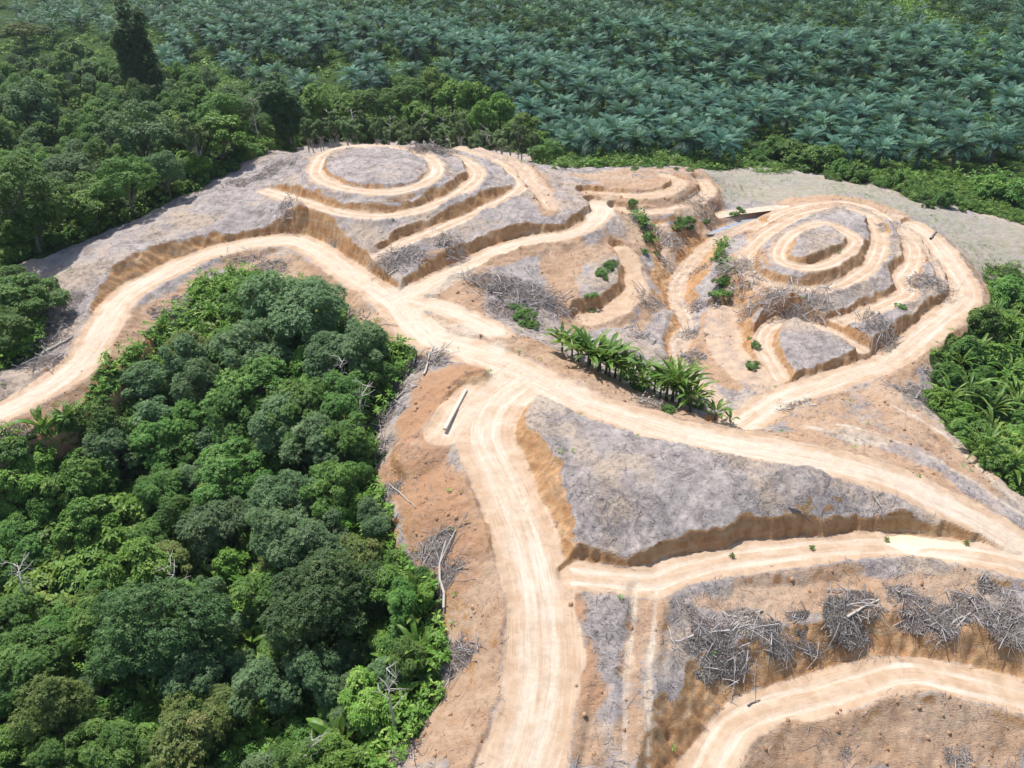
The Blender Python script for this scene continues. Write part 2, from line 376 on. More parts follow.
# ------------------------------------------------------------------ region masks traced on the ground
def poly_world(pts, lift=0.0):
    return np.array([hit(px, py, lift)[:2] for px, py in pts])


def in_poly(P, X, Y):
    ins = np.zeros(X.shape, bool)
    n = len(P)
    for i in range(n):
        x0, y0 = P[i - 1]
        x1, y1 = P[i]
        if y0 == y1:
            continue
        c = ((y0 > Y) != (y1 > Y)) & (X < (x1 - x0) * (Y - y0) / (y1 - y0) + x0)
        ins ^= c
    return ins


def blur(A, n):
    for _ in range(n):
        B = A.copy()
        B[1:-1] = (A[:-2] + 2 * A[1:-1] + A[2:]) / 4
        A = B.copy()
        A[:, 1:-1] = (B[:, :-2] + 2 * B[:, 1:-1] + B[:, 2:]) / 4
    return A


def region(polys, soft=8):
    """soft mask of ground inside any traced outline"""
    M = np.zeros(XX.shape)
    for pl in polys:
        P = poly_world(pl)
        i0, i1 = np.searchsorted(GX, [P[:, 0].min() - 1, P[:, 0].max() + 1])
        j0, j1 = np.searchsorted(GY, [P[:, 1].min() - 1, P[:, 1].max() + 1])
        wx = 0.7 * fbm(XX[j0:j1, i0:i1], YY[j0:j1, i0:i1], 2.2, 3, 15)
        wy = 0.7 * fbm(XX[j0:j1, i0:i1], YY[j0:j1, i0:i1], 2.2, 3, 16)
        M[j0:j1, i0:i1] = np.maximum(M[j0:j1, i0:i1], in_poly(P, XX[j0:j1, i0:i1] + wx, YY[j0:j1, i0:i1] + wy))
    return blur(M, soft)


CLEARING = [[(-60, 470), (0, 442), (60, 418), (130, 352), (160, 320), (200, 280), (250, 268), (320, 290), (400, 345), (420, 350), (375, 440), (385, 480), (395, 545), (440, 570),
             (450, 640), (452, 690), (390, 768), (380, 860), (1090, 860), (1090, 540), (985, 470), (960, 440), (925, 405), (935, 350), (985, 310), (990, 285), (1040, 290),
             (1050, 235), (1024, 226), (960, 208), (900, 192), (840, 178), (760, 166), (690, 168), (590, 166), (560, 168), (530, 155), (450, 138), (330, 141), (280, 148), (200, 190), (150, 212), (90, 240), (0, 272), (10, 290), (50, 300), (50, 340), (0, 372), (-60, 400)]]
SOIL = [
    [(430, 300), (470, 274), (492, 272), (484, 300), (490, 325), (500, 338), (470, 320)],
    [(428, 372), (450, 362), (500, 366), (490, 390), (470, 400), (440, 440), (470, 480), (505, 540), (520, 620), (515, 690), (480, 768), (395, 768), (420, 720), (448, 670), (452, 620), (440, 570), (400, 540), (384, 470), (392, 430), (412, 396)],
    [(120, 325), (170, 285), (240, 255), (295, 252), (330, 275), (370, 305), (400, 335), (385, 345), (330, 305), (290, 280), (230, 268), (190, 285), (150, 330), (110, 370), (60, 410), (0, 440), (0, 420), (70, 385)],
    [(512, 440), (545, 510), (572, 560), (585, 620), (596, 690), (606, 768), (570, 768), (570, 680), (560, 600), (540, 540), (515, 480)],
    [(545, 345), (600, 372), (680, 405), (740, 430), (815, 432), (880, 450), (940, 475), (1000, 515), (1024, 532), (1024, 545), (930, 488), (880, 468), (815, 448), (740, 440), (680, 428), (600, 398), (550, 375), (500, 345), (440, 315), (470, 320)],
    [(545, 255), (580, 250), (620, 235), (640, 262), (640, 300), (625, 325), (590, 332), (565, 330), (550, 300), (545, 275)],
    [(705, 312), (735, 310), (742, 340), (760, 378), (740, 392), (700, 380), (690, 345)],
    [(470, 258), (530, 238), (580, 228), (585, 245), (530, 255), (480, 272)],
    [(582, 195), (620, 214), (700, 206), (712, 190), (690, 178), (600, 186), (585, 182)],
    [(620, 215), (640, 220), (655, 262), (660, 300), (650, 330), (640, 330), (645, 290), (632, 250)],
    [(690, 600), (740, 580), (840, 572), (960, 572), (1000, 590), (960, 612), (860, 622), (760, 620), (700, 615)],
    [(720, 768), (750, 722), (830, 705), (920, 690), (1024, 712), (1024, 768)],
    [(625, 590), (655, 590), (652, 680), (648, 768), (622, 768), (625, 680)],
    [(410, 260), (450, 245), (455, 262), (425, 275)],
    [(860, 390), (930, 345), (975, 300), (990, 310), (930, 365), (900, 395), (940, 430), (990, 480), (960, 470), (900, 430)],
    [(500, 155), (535, 165), (560, 200), (560, 215), (540, 215), (525, 180)],
    [(740, 215), (790, 200), (850, 196), (900, 210), (930, 235), (905, 230), (850, 205), (790, 215), (750, 240)],
    [(400, 300), (520, 345), (560, 385), (520, 385), (460, 350), (410, 330)],
]
PALE = [[(375, 285), (400, 285), (440, 278), (470, 268), (480, 276), (440, 296), (470, 312), (505, 334), (480, 345), (440, 338), (410, 322)], [(500, 362), (560, 385), (600, 405), (555, 405), (520, 400), (505, 425), (470, 440), (450, 430), (470, 398)],[(430, 300), (520, 350), (600, 395), (560, 410), (500, 410), (470, 420), (450, 430), (438, 428), (466, 395), (500, 385), (440, 345), (400, 320), (380, 290)],
        [(790, 425), (860, 430), (900, 445), (885, 452), (840, 440)], [(85, 315), (110, 300), (130, 300), (112, 330)],
        [(585, 200), (612, 195), (618, 212), (600, 222), (585, 222)]]
MIXED = [[(740, 415), (800, 392), (880, 385), (930, 420), (985, 478), (1020, 520), (940, 470), (860, 440), (790, 430)],
         [(560, 172), (700, 168), (720, 190), (700, 205), (610, 190)]]
SANDY = [[(884, 536), (905, 534), (965, 543), (962, 550), (920, 549), (888, 543)]]
GREENISH = [[(985, 262), (1024, 262), (1030, 285), (985, 285)], [(740, 168), (780, 166), (800, 174), (760, 176)], [(630, 205), (645, 215), (658, 250), (650, 255), (636, 228)],
            [(715, 245), (728, 240), (730, 300), (716, 305)], [(596, 262), (625, 258), (618, 275), (598, 278)]]
FARPALE = [[(375, 285), (400, 285), (440, 278), (470, 268), (480, 276), (440, 296), (470, 312), (505, 334), (480, 345), (440, 338), (410, 322)], [(500, 362), (560, 385), (600, 405), (555, 405), (520, 400), (505, 425), (470, 440), (450, 430), (470, 398)],[(700, 170), (760, 168), (840, 180), (900, 195), (960, 212), (1040, 232), (1040, 285), (990, 280), (960, 250), (930, 225), (880, 205), (800, 198), (720, 198)]]

RED = [[(428, 372), (450, 362), (500, 366), (480, 392), (440, 440), (470, 480), (490, 540), (470, 600), (450, 590), (440, 570), (400, 540), (384, 470), (392, 430), (412, 396)], [(512, 440), (545, 510), (572, 560), (585, 620), (600, 720), (585, 720), (570, 640), (540, 540), (515, 480)]]
M_CLEAR = region(CLEARING, 10)
M_SOIL = np.clip(region(SOIL, 14), 0, 1)
M_PALE = region(PALE, 14)
M_MIX = region(MIXED, 14)
M_RED = region(RED, 14)
M_SAND = region(SANDY, 3)
M_GRN = region(GREENISH, 12)
M_FAR = region(FARPALE, 12)
GREY = [[(578, 300), (582, 275), (596, 258), (622, 256), (634, 272), (628, 296), (606, 312), (590, 314)], [(655, 215), (700, 212), (690, 235), (660, 240)], [(640, 250), (662, 245), (660, 300), (645, 290)]]
M_GREY = region(GREY, 12)
soil = np.clip(M_SOIL + 0.7 * FILL + 0.5 * M_MIX + 0.15 * sstep(0.0, 0.7, fbm(XX, YY, 6.0, 4, 404, 0.65)) * (YY > 62) + 0.2 * sstep(0.2, 0.8, fbm(XX, YY, 4.0, 4, 405, 0.65)), 0, 1) * (1 - 0.85 * M_GREY)
green = np.clip(1 - M_CLEAR, 0, 1) * (1 - ROADW) * (1 - 0.8 * BANK * sstep(0.1, 0.5, M_CLEAR))
green = np.maximum(green, M_GRN * 0.6)


def add_attr(me, name, data):
    a = me.attributes.new(name, 'FLOAT_COLOR', 'POINT')
    a.data.foreach_set('color', np.ascontiguousarray(data, np.float32).ravel())


def nodes(mat):
    mat.use_nodes = True
    nt = mat.node_tree
    nt.nodes.clear()
    return nt


class NT:
    """small helper for writing node trees"""
    def __init__(s, name):
        s.mat = bpy.data.materials.new(name)
        s.nt = nodes(s.mat)

    def n(s, t, **kw):
        nd = s.nt.nodes.new(t)
        for k, v in kw.items():
            if k.startswith('i_'):
                key = k[2:].replace('_', ' ')
                s.put(nd, key, v)
            else:
                setattr(nd, k, v)
        return nd

    def put(s, nd, key, v):
        sock = nd.inputs[int(key)] if key.isdigit() else nd.inputs[key]
        if isinstance(v, bpy.types.NodeSocket):
            s.nt.links.new(v, sock)
        else:
            sock.default_value = v

    def math(s, op, a, b=None, c=None, clamp=False):
        nd = s.nt.nodes.new('ShaderNodeMath')
        nd.operation = op
        nd.use_clamp = clamp
        for i, v in enumerate((a, b, c)):
            if v is not None:
                s.put(nd, str(i), v)
        return nd.outputs[0]

    def mix(s, f, a, b, blend='MIX'):
        nd = s.nt.nodes.new('ShaderNodeMix')
        nd.data_type = 'RGBA'
        nd.blend_type = blend
        for i, v in ((0, f), (6, a), (7, b)):
            sock = nd.inputs[i]
            if isinstance(v, bpy.types.NodeSocket):
                s.nt.links.new(v, sock)
            else:
                sock.default_value = v if i == 0 else (tuple(v) + (1,))[:4]
        return nd.outputs[2]

    def ramp(s, f, lo, hi):
        nd = s.nt.nodes.new('ShaderNodeMapRange')
        nd.interpolation_type = 'SMOOTHSTEP'
        s.put(nd, '0', f)
        nd.inputs[1].default_value = lo
        nd.inputs[2].default_value = hi
        return nd.outputs[0]

    def noise(s, vec, scale, detail=4, rough=0.55, dist=0.0):
        nd = s.nt.nodes.new('ShaderNodeTexNoise')
        nd.inputs['Scale'].default_value = scale
        nd.inputs['Detail'].default_value = detail
        nd.inputs['Roughness'].default_value = rough
        nd.inputs['Distortion'].default_value = dist
        s.nt.links.new(vec, nd.inputs['Vector'])
        return nd.outputs[0]

    def mapping(s, vec, scale=(1, 1, 1), rot=(0, 0, 0)):
        nd = s.nt.nodes.new('ShaderNodeMapping')
        nd.inputs['Scale'].default_value = scale
        nd.inputs['Rotation'].default_value = rot
        s.nt.links.new(vec, nd.inputs['Vector'])
        return nd.outputs[0]

    def out(s, shader):
        o = s.nt.nodes.new('ShaderNodeOutputMaterial')
        s.nt.links.new(shader, o.inputs['Surface'])
        return s.mat


def ground_material():
    t = NT('bare_ground')
    pos = t.n('ShaderNodeNewGeometry').outputs['Position']
    a1 = t.n('ShaderNodeAttribute', attribute_name='m1')
    s1 = t.n('ShaderNodeSeparateColor', i_Color=a1.outputs['Color'])
    road, bank, soilm, grn = s1.outputs[0], s1.outputs[1], s1.outputs[2], a1.outputs['Alpha']
    a2 = t.n('ShaderNodeAttribute', attribute_name='m2')
    s2 = t.n('ShaderNodeSeparateColor', i_Color=a2.outputs['Color'])
    a3 = t.n('ShaderNodeAttribute', attribute_name='m3')
    trk = t.noise(t.mapping(a3.outputs['Vector'], (2.6, 0.10, 1)), 1.0, 5, 0.7, 0.4)
    trk2 = t.noise(t.mapping(a3.outputs['Vector'], (7.0, 0.22, 1)), 1.0, 4, 0.7, 0.2)
    bright, sand, far, rut = s2.outputs[0], s2.outputs[1], s2.outputs[2], a2.outputs['Alpha']
    big = t.noise(pos, 0.12, 4, 0.6)
    mid = t.noise(pos, 0.7, 5, 0.62)
    fine = t.noise(pos, 3.2, 6, 0.68)
    vfine = t.noise(pos, 11.0, 4, 0.7)
    # litter: crossed fibre-like streaks
    st = []
    for k, ang in enumerate((0.35, 1.25, 2.2, 2.9)):
        v = t.mapping(pos, (1.1, 7.5, 1.5), (0.2 * k, 0.1, ang))
        st.append(t.noise(v, 1.0, 5, 0.7, 0.6))
    streak = t.math('MAXIMUM', t.math('MAXIMUM', st[0], st[1]), t.math('MAXIMUM', st[2], st[3]))
    gap = t.math('MINIMUM', t.math('MINIMUM', st[0], st[1]), t.math('MINIMUM', st[2], st[3]))
    grey = t.mix(t.ramp(mid, 0.3, 0.72), (0.325, 0.283, 0.268), (0.475, 0.418, 0.388))
    grey = t.mix(t.math('MULTIPLY', t.ramp(t.math('ADD', big, t.math('MULTIPLY', fine, 0.25)), 0.60, 0.72), 0.85), grey, (0.475, 0.375, 0.285))
    grey = t.mix(t.math('MULTIPLY', t.ramp(streak, 0.655, 0.76), 0.8), grey, (0.58, 0.52, 0.475))
    grey = t.mix(t.math('MULTIPLY', t.ramp(gap, 0.345, 0.25), 0.9), grey, (0.095, 0.078, 0.072))
    grey = t.mix(t.math('MULTIPLY', t.ramp(fine, 0.43, 0.28), 0.7), grey, (0.14, 0.118, 0.115))
    dk = t.noise(pos, 0.42, 6, 0.75, 0.8)
    grey = t.mix(t.math('MULTIPLY', t.ramp(dk, 0.50, 0.66), 0.65), grey, (0.17, 0.14, 0.13))
    farc = t.mix(t.ramp(t.math('ADD', t.math('MULTIPLY', fine, 0.5), t.math('MULTIPLY', streak, 0.5)), 0.42, 0.64), (0.255, 0.22, 0.185), (0.43, 0.39, 0.335))
    farc = t.mix(t.math('MULTIPLY', t.ramp(t.math('ADD', t.math('MULTIPLY', mid, 0.5), t.math('MULTIPLY', fine, 0.5)), 0.46, 0.60), 0.75), farc, (0.17, 0.225, 0.095))
    grey = t.mix(t.math('MULTIPLY', far, 0.75), grey, farc)
    # soil
    so = t.mix(t.ramp(mid, 0.32, 0.7), (0.395, 0.25, 0.155), (0.485, 0.335, 0.225))
    so = t.mix(t.math('MULTIPLY', t.ramp(big, 0.44, 0.66), 0.8), so, (0.50, 0.365, 0.26))
    so = t.mix(t.math('MULTIPLY', t.ramp(fine, 0.47, 0.3), 0.75), so, (0.24, 0.125, 0.07))
    so = t.mix(t.math('MULTIPLY', t.ramp(vfine, 0.56, 0.72), 0.45), so, (0.55, 0.41, 0.30))
    s3 = t.n('ShaderNodeSeparateXYZ', i_Vector=a3.outputs['Vector'])
    so = t.mix(t.math('MULTIPLY', s3.outputs[2], t.math('MULTIPLY', t.ramp(mid, 0.25, 0.6), 0.65)), so, (0.40, 0.20, 0.10))
    smask = t.ramp(t.math('ADD', soilm, t.math('MULTIPLY', t.math('SUBTRACT', t.math('ADD', t.math('MULTIPLY', fine, 0.6), t.math('MULTIPLY', mid, 0.6)), 0.6), 1.7)), 0.34, 0.66)
    c = t.mix(smask, grey, so)
    # grass and creepers
    gr = t.mix(t.ramp(fine, 0.35, 0.65), (0.018, 0.034, 0.010), (0.06, 0.105, 0.024))
    gr = t.mix(t.math('MULTIPLY', t.ramp(mid, 0.55, 0.7), 0.7), gr, (0.10, 0.14, 0.032))
    gmask = t.ramp(t.math('ADD', grn, t.math('MULTIPLY', t.math('SUBTRACT', mid, 0.5), 0.9)), 0.42, 0.6)
    c = t.mix(gmask, c, gr)
    # cut faces: layered, with runnels down the face
    vb = t.mapping(pos, (1.6, 1.6, 0.65))
    run = t.noise(vb, 1.0, 5, 0.65)
    run = t.math('ADD', t.math('MULTIPLY', run, 0.55), t.math('MULTIPLY', mid, 0.45))
    lay = t.noise(t.mapping(pos, (0.25, 0.25, 2.2)), 1.0, 3, 0.6)
    bk = t.mix(t.ramp(run, 0.35, 0.66), (0.385, 0.198, 0.088), (0.54, 0.345, 0.185))
    bk = t.mix(t.math('MULTIPLY', t.ramp(lay, 0.5, 0.7), 0.6), bk, (0.58, 0.43, 0.285))
    bk = t.mix(t.math('MULTIPLY', t.ramp(fine, 0.42, 0.28), 0.6), bk, (0.20, 0.10, 0.045))
    bmask = t.ramp(t.math('ADD', bank, t.math('MULTIPLY', t.math('SUBTRACT', fine, 0.5), 0.8)), 0.35, 0.6)
    c = t.mix(bmask, c, bk)
    # roads: loose shoulder, pale compacted middle
    sh = t.mix(t.ramp(mid, 0.35, 0.7), (0.42, 0.29, 0.19), (0.51, 0.38, 0.27))
    sh = t.mix(t.math('MULTIPLY', t.ramp(trk2, 0.5, 0.66), 0.4), sh, (0.62, 0.49, 0.37))
    sh = t.mix(t.math('MULTIPLY', t.ramp(fine, 0.45, 0.3), 0.5), sh, (0.33, 0.20, 0.12))
    pale = t.mix(t.ramp(fine, 0.35, 0.66), (0.495, 0.40, 0.30), (0.58, 0.485, 0.385))
    pale = t.mix(t.math('MULTIPLY', t.ramp(big, 0.4, 0.65), 0.5), pale, (0.63, 0.56, 0.47))
    pale = t.mix(t.math('MULTIPLY', t.ramp(trk2, 0.50, 0.36), 0.6), pale, (0.42, 0.30, 0.205))
    mixr = t.math('ADD', t.math('MULTIPLY', t.math('SUBTRACT', mid, 0.5), 0.6), t.math('MULTIPLY', t.math('SUBTRACT', trk, 0.5), 1.0))
    rmask = t.ramp(t.math('ADD', bright, mixr), 0.15, 0.80)
    rd = t.mix(rmask, sh, pale)
    rd = t.mix(t.math('MULTIPLY', t.ramp(vfine, 0.42, 0.3), 0.35), rd, (0.40, 0.28, 0.19))
    rdm = t.ramp(t.math('ADD', road, t.math('ADD', t.math('MULTIPLY', t.math('SUBTRACT', fine, 0.5), 0.7), t.math('MULTIPLY', t.math('SUBTRACT', mid, 0.5), 0.9))), 0.28, 0.72)
    c = t.mix(rdm, c, rd)
    c = t.mix(t.math('MULTIPLY', t.math('MULTIPLY', rmask, t.ramp(bright, 0.1, 0.35)), t.math('SUBTRACT', 1.0, rdm)), c, pale)
    c = t.mix(t.ramp(t.math('ADD', sand, t.math('MULTIPLY', t.math('SUBTRACT', fine, 0.5), 0.5)), 0.35, 0.6), c, (0.72, 0.64, 0.43))
    bs = t.n('ShaderNodeBsdfPrincipled')
    t.nt.links.new(c, bs.inputs['Base Color'])
    bs.inputs['Roughness'].default_value = 0.95
    bs.inputs['Specular IOR Level'].default_value = 0.15
    h = t.math('ADD', t.math('MULTIPLY', fine, 0.6), t.math('ADD', t.math('MULTIPLY', vfine, 0.25), t.math('MULTIPLY', t.math('SUBTRACT', streak, gap), 0.5)))
    bp = t.n('ShaderNodeBump')
    bp.inputs['Distance'].default_value = 0.22
    t.nt.links.new(t.math('SUBTRACT', 0.9, t.math('MULTIPLY', rdm, 0.68)), bp.inputs['Strength'])
    t.nt.links.new(h, bp.inputs['Height'])
    t.nt.links.new(bp.outputs[0], bs.inputs['Normal'])
    return t.out(bs.outputs[0])


MAT_GROUND = ground_material()


def build_ground():
    m1 = np.stack([ROADW, BANK, soil * (1 - ROADW), green], -1).reshape(-1, 4)
    m2 = np.stack([np.clip(np.maximum(BRIGHT, 0.85 * M_PALE * (0.6 + 0.4 * vnoise(XX, YY, 1.5, 3))), 0, 1.2), M_SAND, M_FAR * (1 - ROADW), RUT], -1).reshape(-1, 4)
    m3 = np.stack([LAT, ALONG, M_RED], -1).reshape(-1, 3)
    V = np.stack([XX, YY, Z], -1).reshape(-1, 3).astype(np.float32)
    gy, gx = np.gradient(Z, GY, GX)
    N = np.stack([-gx, -gy, np.ones_like(gx)], -1)
    N = (N / np.linalg.norm(N, axis=-1, keepdims=True)).reshape(-1, 3).astype(np.float32)
    idx = np.arange(NX * NY).reshape(NY, NX)
    Q = np.stack([idx[:-1, :-1], idx[:-1, 1:], idx[1:, 1:], idx[1:, :-1]], -1).reshape(-1, 4)
    fk = KIND[:-1, :-1].ravel()
    for name, k in (('ground', -1), ('dirt_road', 0), ('terrace', 1), ('track', 2)):
        q = Q[fk == k]
        used, inv = np.unique(q, return_inverse=True)
        me = bpy.data.meshes.new(name)
        me.vertices.add(len(used))
        me.vertices.foreach_set('co', V[used].ravel())
        me.loops.add(q.size)
        me.loops.foreach_set('vertex_index', inv.ravel().astype(np.int32))
        me.polygons.add(len(q))
        me.polygons.foreach_set('loop_start', np.arange(0, q.size, 4, dtype=np.int32))
        me.update(calc_edges=True)
        me.polygons.foreach_set('use_smooth', np.ones(len(q), bool))
        add_attr(me, 'm1', m1[used])
        add_attr(me, 'm2', m2[used])
        a = me.attributes.new('m3', 'FLOAT_VECTOR', 'POINT')
        a.data.foreach_set('vector', m3[used].astype(np.float32).ravel())
        me.normals_split_custom_set_from_vertices(N[used].tolist())
        me.materials.append(MAT_GROUND)
        o = bpy.data.objects.new(name, me)
        COL.objects.link(o)
        o['kind'] = 'structure'
        o['label'] = {'ground': 'cleared grey and orange hillsides with forest and plantation floor', 'dirt_road': 'wide pale graded dirt roads over the cleared ridge',
                      'terrace': 'narrow levelled planting terraces winding round the bare hills', 'track': 'faint wheel tracks on the bare slopes and valley floor'}[name]



# ------------------------------------------------------------------ water lying in hollows
def water_material(name, col, rough):
    t = NT(name)
    pos = t.n('ShaderNodeNewGeometry').outputs['Position']
    bs = t.n('ShaderNodeBsdfPrincipled')
    nz = t.noise(pos, 1.2, 3, 0.6)
    t.nt.links.new(t.mix(t.ramp(nz, 0.35, 0.7), col, tuple(c * 0.85 for c in col)), bs.inputs['Base Color'])
    bs.inputs['Roughness'].default_value = rough
    bp = t.n('ShaderNodeBump')
    bp.inputs['Strength'].default_value = 0.08
    t.nt.links.new(t.noise(pos, 6.0, 2, 0.5), bp.inputs['Height'])
    t.nt.links.new(bp.outputs[0], bs.inputs['Normal'])
    return t.out(bs.outputs[0])


WATER = []
for nm, pl, k in PONDS:
    W = np.array([hit(px, py) for px, py in pl])
    lev = float(np.percentile(W[:, 2], 25))
    W = np.array([at_z(px, py, lev)[:2] for px, py in pl])
    msk = blur(in_poly(W, XX, YY).astype(float), 3)
    ringm = blur(msk, 14)
    Z = np.where(ringm > 0, Z * (1 - sstep(0, 0.35, ringm)) + (lev - 0.10 * sstep(0.3, 0.9, msk) + 0.04 * (1 - sstep(0.3, 0.7, msk))) * sstep(0, 0.35, ringm), Z)
    WATER.append((nm, W, lev, k))


def build_water():
    for nm, W, lev, k in WATER:
        c = W.mean(0)
        P = c + (W - c) * 1.12
        me = bpy.data.meshes.new(nm)
        me.from_pydata([(a, b, lev - 0.015) for a, b in P], [], [list(range(len(P)))])
        me.materials.append([water_material('muddy_water', (0.60, 0.50, 0.36), 0.25), water_material('clear_water', (0.34, 0.38, 0.43), 0.2), water_material('sandy_water', (0.72, 0.64, 0.42), 0.3)][k])
        o = bpy.data.objects.new(nm, me)
        COL.objects.link(o)
        o['kind'] = 'structure'
        o['label'] = ['cream muddy puddle at the foot of the right hill', 'narrow blue-grey stream in the valley', 'yellow sandy puddle on the front terrace'][k]


build_water()
build_ground()
# ------------------------------------------------------------------ mesh helpers
def quads_mesh(name, V, Q, mats, fattr=None, smooth=False, mi=None):
    me = bpy.data.meshes.new(name)
    V = np.asarray(V, np.float32)
    Q = np.asarray(Q, np.int32)
    me.vertices.add(len(V))
    me.vertices.foreach_set('co', V.ravel())
    me.loops.add(Q.size)
    me.loops.foreach_set('vertex_index', Q.ravel())
    me.polygons.add(len(Q))
    me.polygons.foreach_set('loop_start', np.arange(0, Q.size, 4, dtype=np.int32))
    me.update(calc_edges=True)
    if smooth:
        me.polygons.foreach_set('use_smooth', np.ones(len(Q), bool))
    for m in (mats if isinstance(mats, (list, tuple)) else [mats]):
        me.materials.append(m)
    if mi is not None:
        me.polygons.foreach_set('material_index', np.asarray(mi, np.int32))
    if fattr is not None:
        a = me.attributes.new('leafv', 'FLOAT', 'FACE')
        a.data.foreach_set('value', np.asarray(fattr, np.float32))
    me.validate()
    return me


def nrm(v):
    return v / (np.linalg.norm(v, axis=-1, keepdims=True) + 1e-9)


def tube(P, R, sides=6):
    """tapered tube along points P with radii R -> verts, quads"""
    P, R = np.asarray(P, float), np.asarray(R, float)
    T = nrm(np.gradient(P, axis=0))
    ref = np.array([0.31, 0.95, 0.05]) if abs(T[0, 2]) > 0.5 else np.array([0, 0, 1.0])
    A = nrm(np.cross(T, ref))
    B = np.cross(T, A)
    th = np.linspace(0, 2 * np.pi, sides, endpoint=False)
    V = P[:, None] + R[:, None, None] * (A[:, None] * np.cos(th)[None, :, None] + B[:, None] * np.sin(th)[None, :, None])
    n = len(P)
    i = np.arange(n - 1)[:, None] * sides
    j = np.arange(sides)[None]
    k = (j + 1) % sides
    Q = np.stack([i + j, i + k, i + sides + k, i + sides + j], -1).reshape(-1, 4)
    V = V.reshape(-1, 3)
    # close the far end
    V = np.vstack([V, P[-1] + T[-1] * R[-1]])
    c = len(V) - 1
    e = (n - 1) * sides
    cap = [[e + a, e + (a + 1) % sides, e + (a + 2) % sides, c] for a in range(0, sides, 2)]
    return V, np.vstack([Q, cap])


class Acc:
    def __init__(s):
        s.V, s.Q, s.A, s.n = [], [], [], 0

    def add(s, V, Q, a=0.5):
        s.V.append(V)
        s.Q.append(np.asarray(Q) + s.n)
        s.A.append(np.full(len(Q), a) if np.isscalar(a) else np.asarray(a))
        s.n += len(V)
        return s

    def mesh(s, name, mats, smooth=False):
        return quads_mesh(name, np.vstack(s.V), np.vstack(s.Q), mats, np.concatenate(s.A), smooth)


def rand_dirs(n, rng):
    return nrm(rng.normal(size=(n, 3)))


def rosettes(tips, axes, rng, per, ln, wd, elev=(-0.25, 0.6), droop=0.25, tone=None):
    """a whorl of small pointed leaves round every twig tip -> verts, quads, per-leaf tone"""
    n = len(tips)
    ref = nrm(np.cross(axes, rng.normal(size=(n, 3))))
    oth = np.cross(axes, ref)
    az = (np.arange(per)[None] * 2 * np.pi / per + rng.uniform(0, 6.28, (n, 1)) + rng.normal(0, 0.25, (n, per)))
    el = rng.uniform(elev[0], elev[1], (n, per))
    d = (ref[:, None] * np.cos(az)[..., None] + oth[:, None] * np.sin(az)[..., None]) * np.cos(el)[..., None] + axes[:, None] * np.sin(el)[..., None]
    d = nrm(d)
    side = nrm(np.cross(axes[:, None] + 0 * d, d) + 0.25 * rng.normal(size=d.shape))
    L = ln * rng.uniform(0.65, 1.25, (n, per, 1))
    W = wd * rng.uniform(0.75, 1.2, (n, per, 1))
    b = tips[:, None] + d * L * 0.08
    mid = b + d * L * 0.5
    tip = b + d * L + np.array([0, 0, -1.0]) * L * droop
    V = np.stack([b, mid + side * W * 0.5, tip, mid - side * W * 0.5], 2).reshape(-1, 3)
    Q = np.arange(n * per * 4).reshape(-1, 4)
    t = np.repeat(tone if tone is not None else rng.uniform(0, 1, n), per) * 0.6 + rng.uniform(0, 0.4, n * per)
    return V, Q, t


# ------------------------------------------------------------------ plant materials
def foliage(name, dark, light, accent=None, gloss=0.55, trans=0.3, scale=0.5, spec=0.32):
    t = NT(name)
    at = t.n('ShaderNodeAttribute', attribute_name='leafv').outputs['Fac']
    oi = t.n('ShaderNodeObjectInfo').outputs['Random']
    pos = t.n('ShaderNodeNewGeometry').outputs['Position']
    nz = t.noise(pos, scale, 3, 0.6)
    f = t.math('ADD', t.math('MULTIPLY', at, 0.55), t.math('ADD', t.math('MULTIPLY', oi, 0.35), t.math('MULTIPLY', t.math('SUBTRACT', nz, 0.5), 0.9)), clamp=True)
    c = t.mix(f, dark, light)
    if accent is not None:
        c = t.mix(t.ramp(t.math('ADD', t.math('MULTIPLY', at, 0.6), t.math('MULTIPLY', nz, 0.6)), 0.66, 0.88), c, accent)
    hv = t.n('ShaderNodeHueSaturation')
    t.nt.links.new(c, hv.inputs['Color'])
    t.nt.links.new(t.math('ADD', 0.485, t.math('MULTIPLY', oi, 0.03)), hv.inputs['Hue'])
    t.nt.links.new(t.math('ADD', 0.8, t.math('MULTIPLY', t.math('FRACT', t.math('MULTIPLY', oi, 7.31)), 0.45)), hv.inputs['Value'])
    c = hv.outputs[0]
    bs = t.n('ShaderNodeBsdfPrincipled')
    t.nt.links.new(c, bs.inputs['Base Color'])
    bs.inputs['Roughness'].default_value = gloss
    bs.inputs['Specular IOR Level'].default_value = spec
    tr = t.n('ShaderNodeBsdfTranslucent')
    t.nt.links.new(t.mix(0.6, c, (0.16, 0.22, 0.03)), tr.inputs['Color'])
    mx = t.n('ShaderNodeMixShader')
    mx.inputs[0].default_value = trans
    t.nt.links.new(bs.outputs[0], mx.inputs[1])
    t.nt.links.new(tr.outputs[0], mx.inputs[2])
    return t.out(mx.outputs[0])


def woody(name, a, b, sc=(3, 3, 0.6)):
    t = NT(name)
    co = t.n('ShaderNodeTexCoord').outputs['Object']
    n1 = t.noise(t.mapping(co, sc), 3.0, 5, 0.65)
    oi = t.n('ShaderNodeObjectInfo').outputs['Random']
    at = t.n('ShaderNodeAttribute', attribute_name='leafv').outputs['Fac']
    f = t.math('ADD', t.math('MULTIPLY', t.ramp(n1, 0.3, 0.7), 0.6), t.math('ADD', t.math('MULTIPLY', at, 0.3), t.math('MULTIPLY', t.math('SUBTRACT', oi, 0.5), 0.2)), clamp=True)
    bs = t.n('ShaderNodeBsdfPrincipled')
    t.nt.links.new(t.mix(f, a, b), bs.inputs['Base Color'])
    bs.inputs['Roughness'].default_value = 0.9
    bs.inputs['Specular IOR Level'].default_value = 0.2
    return t.out(bs.outputs[0])


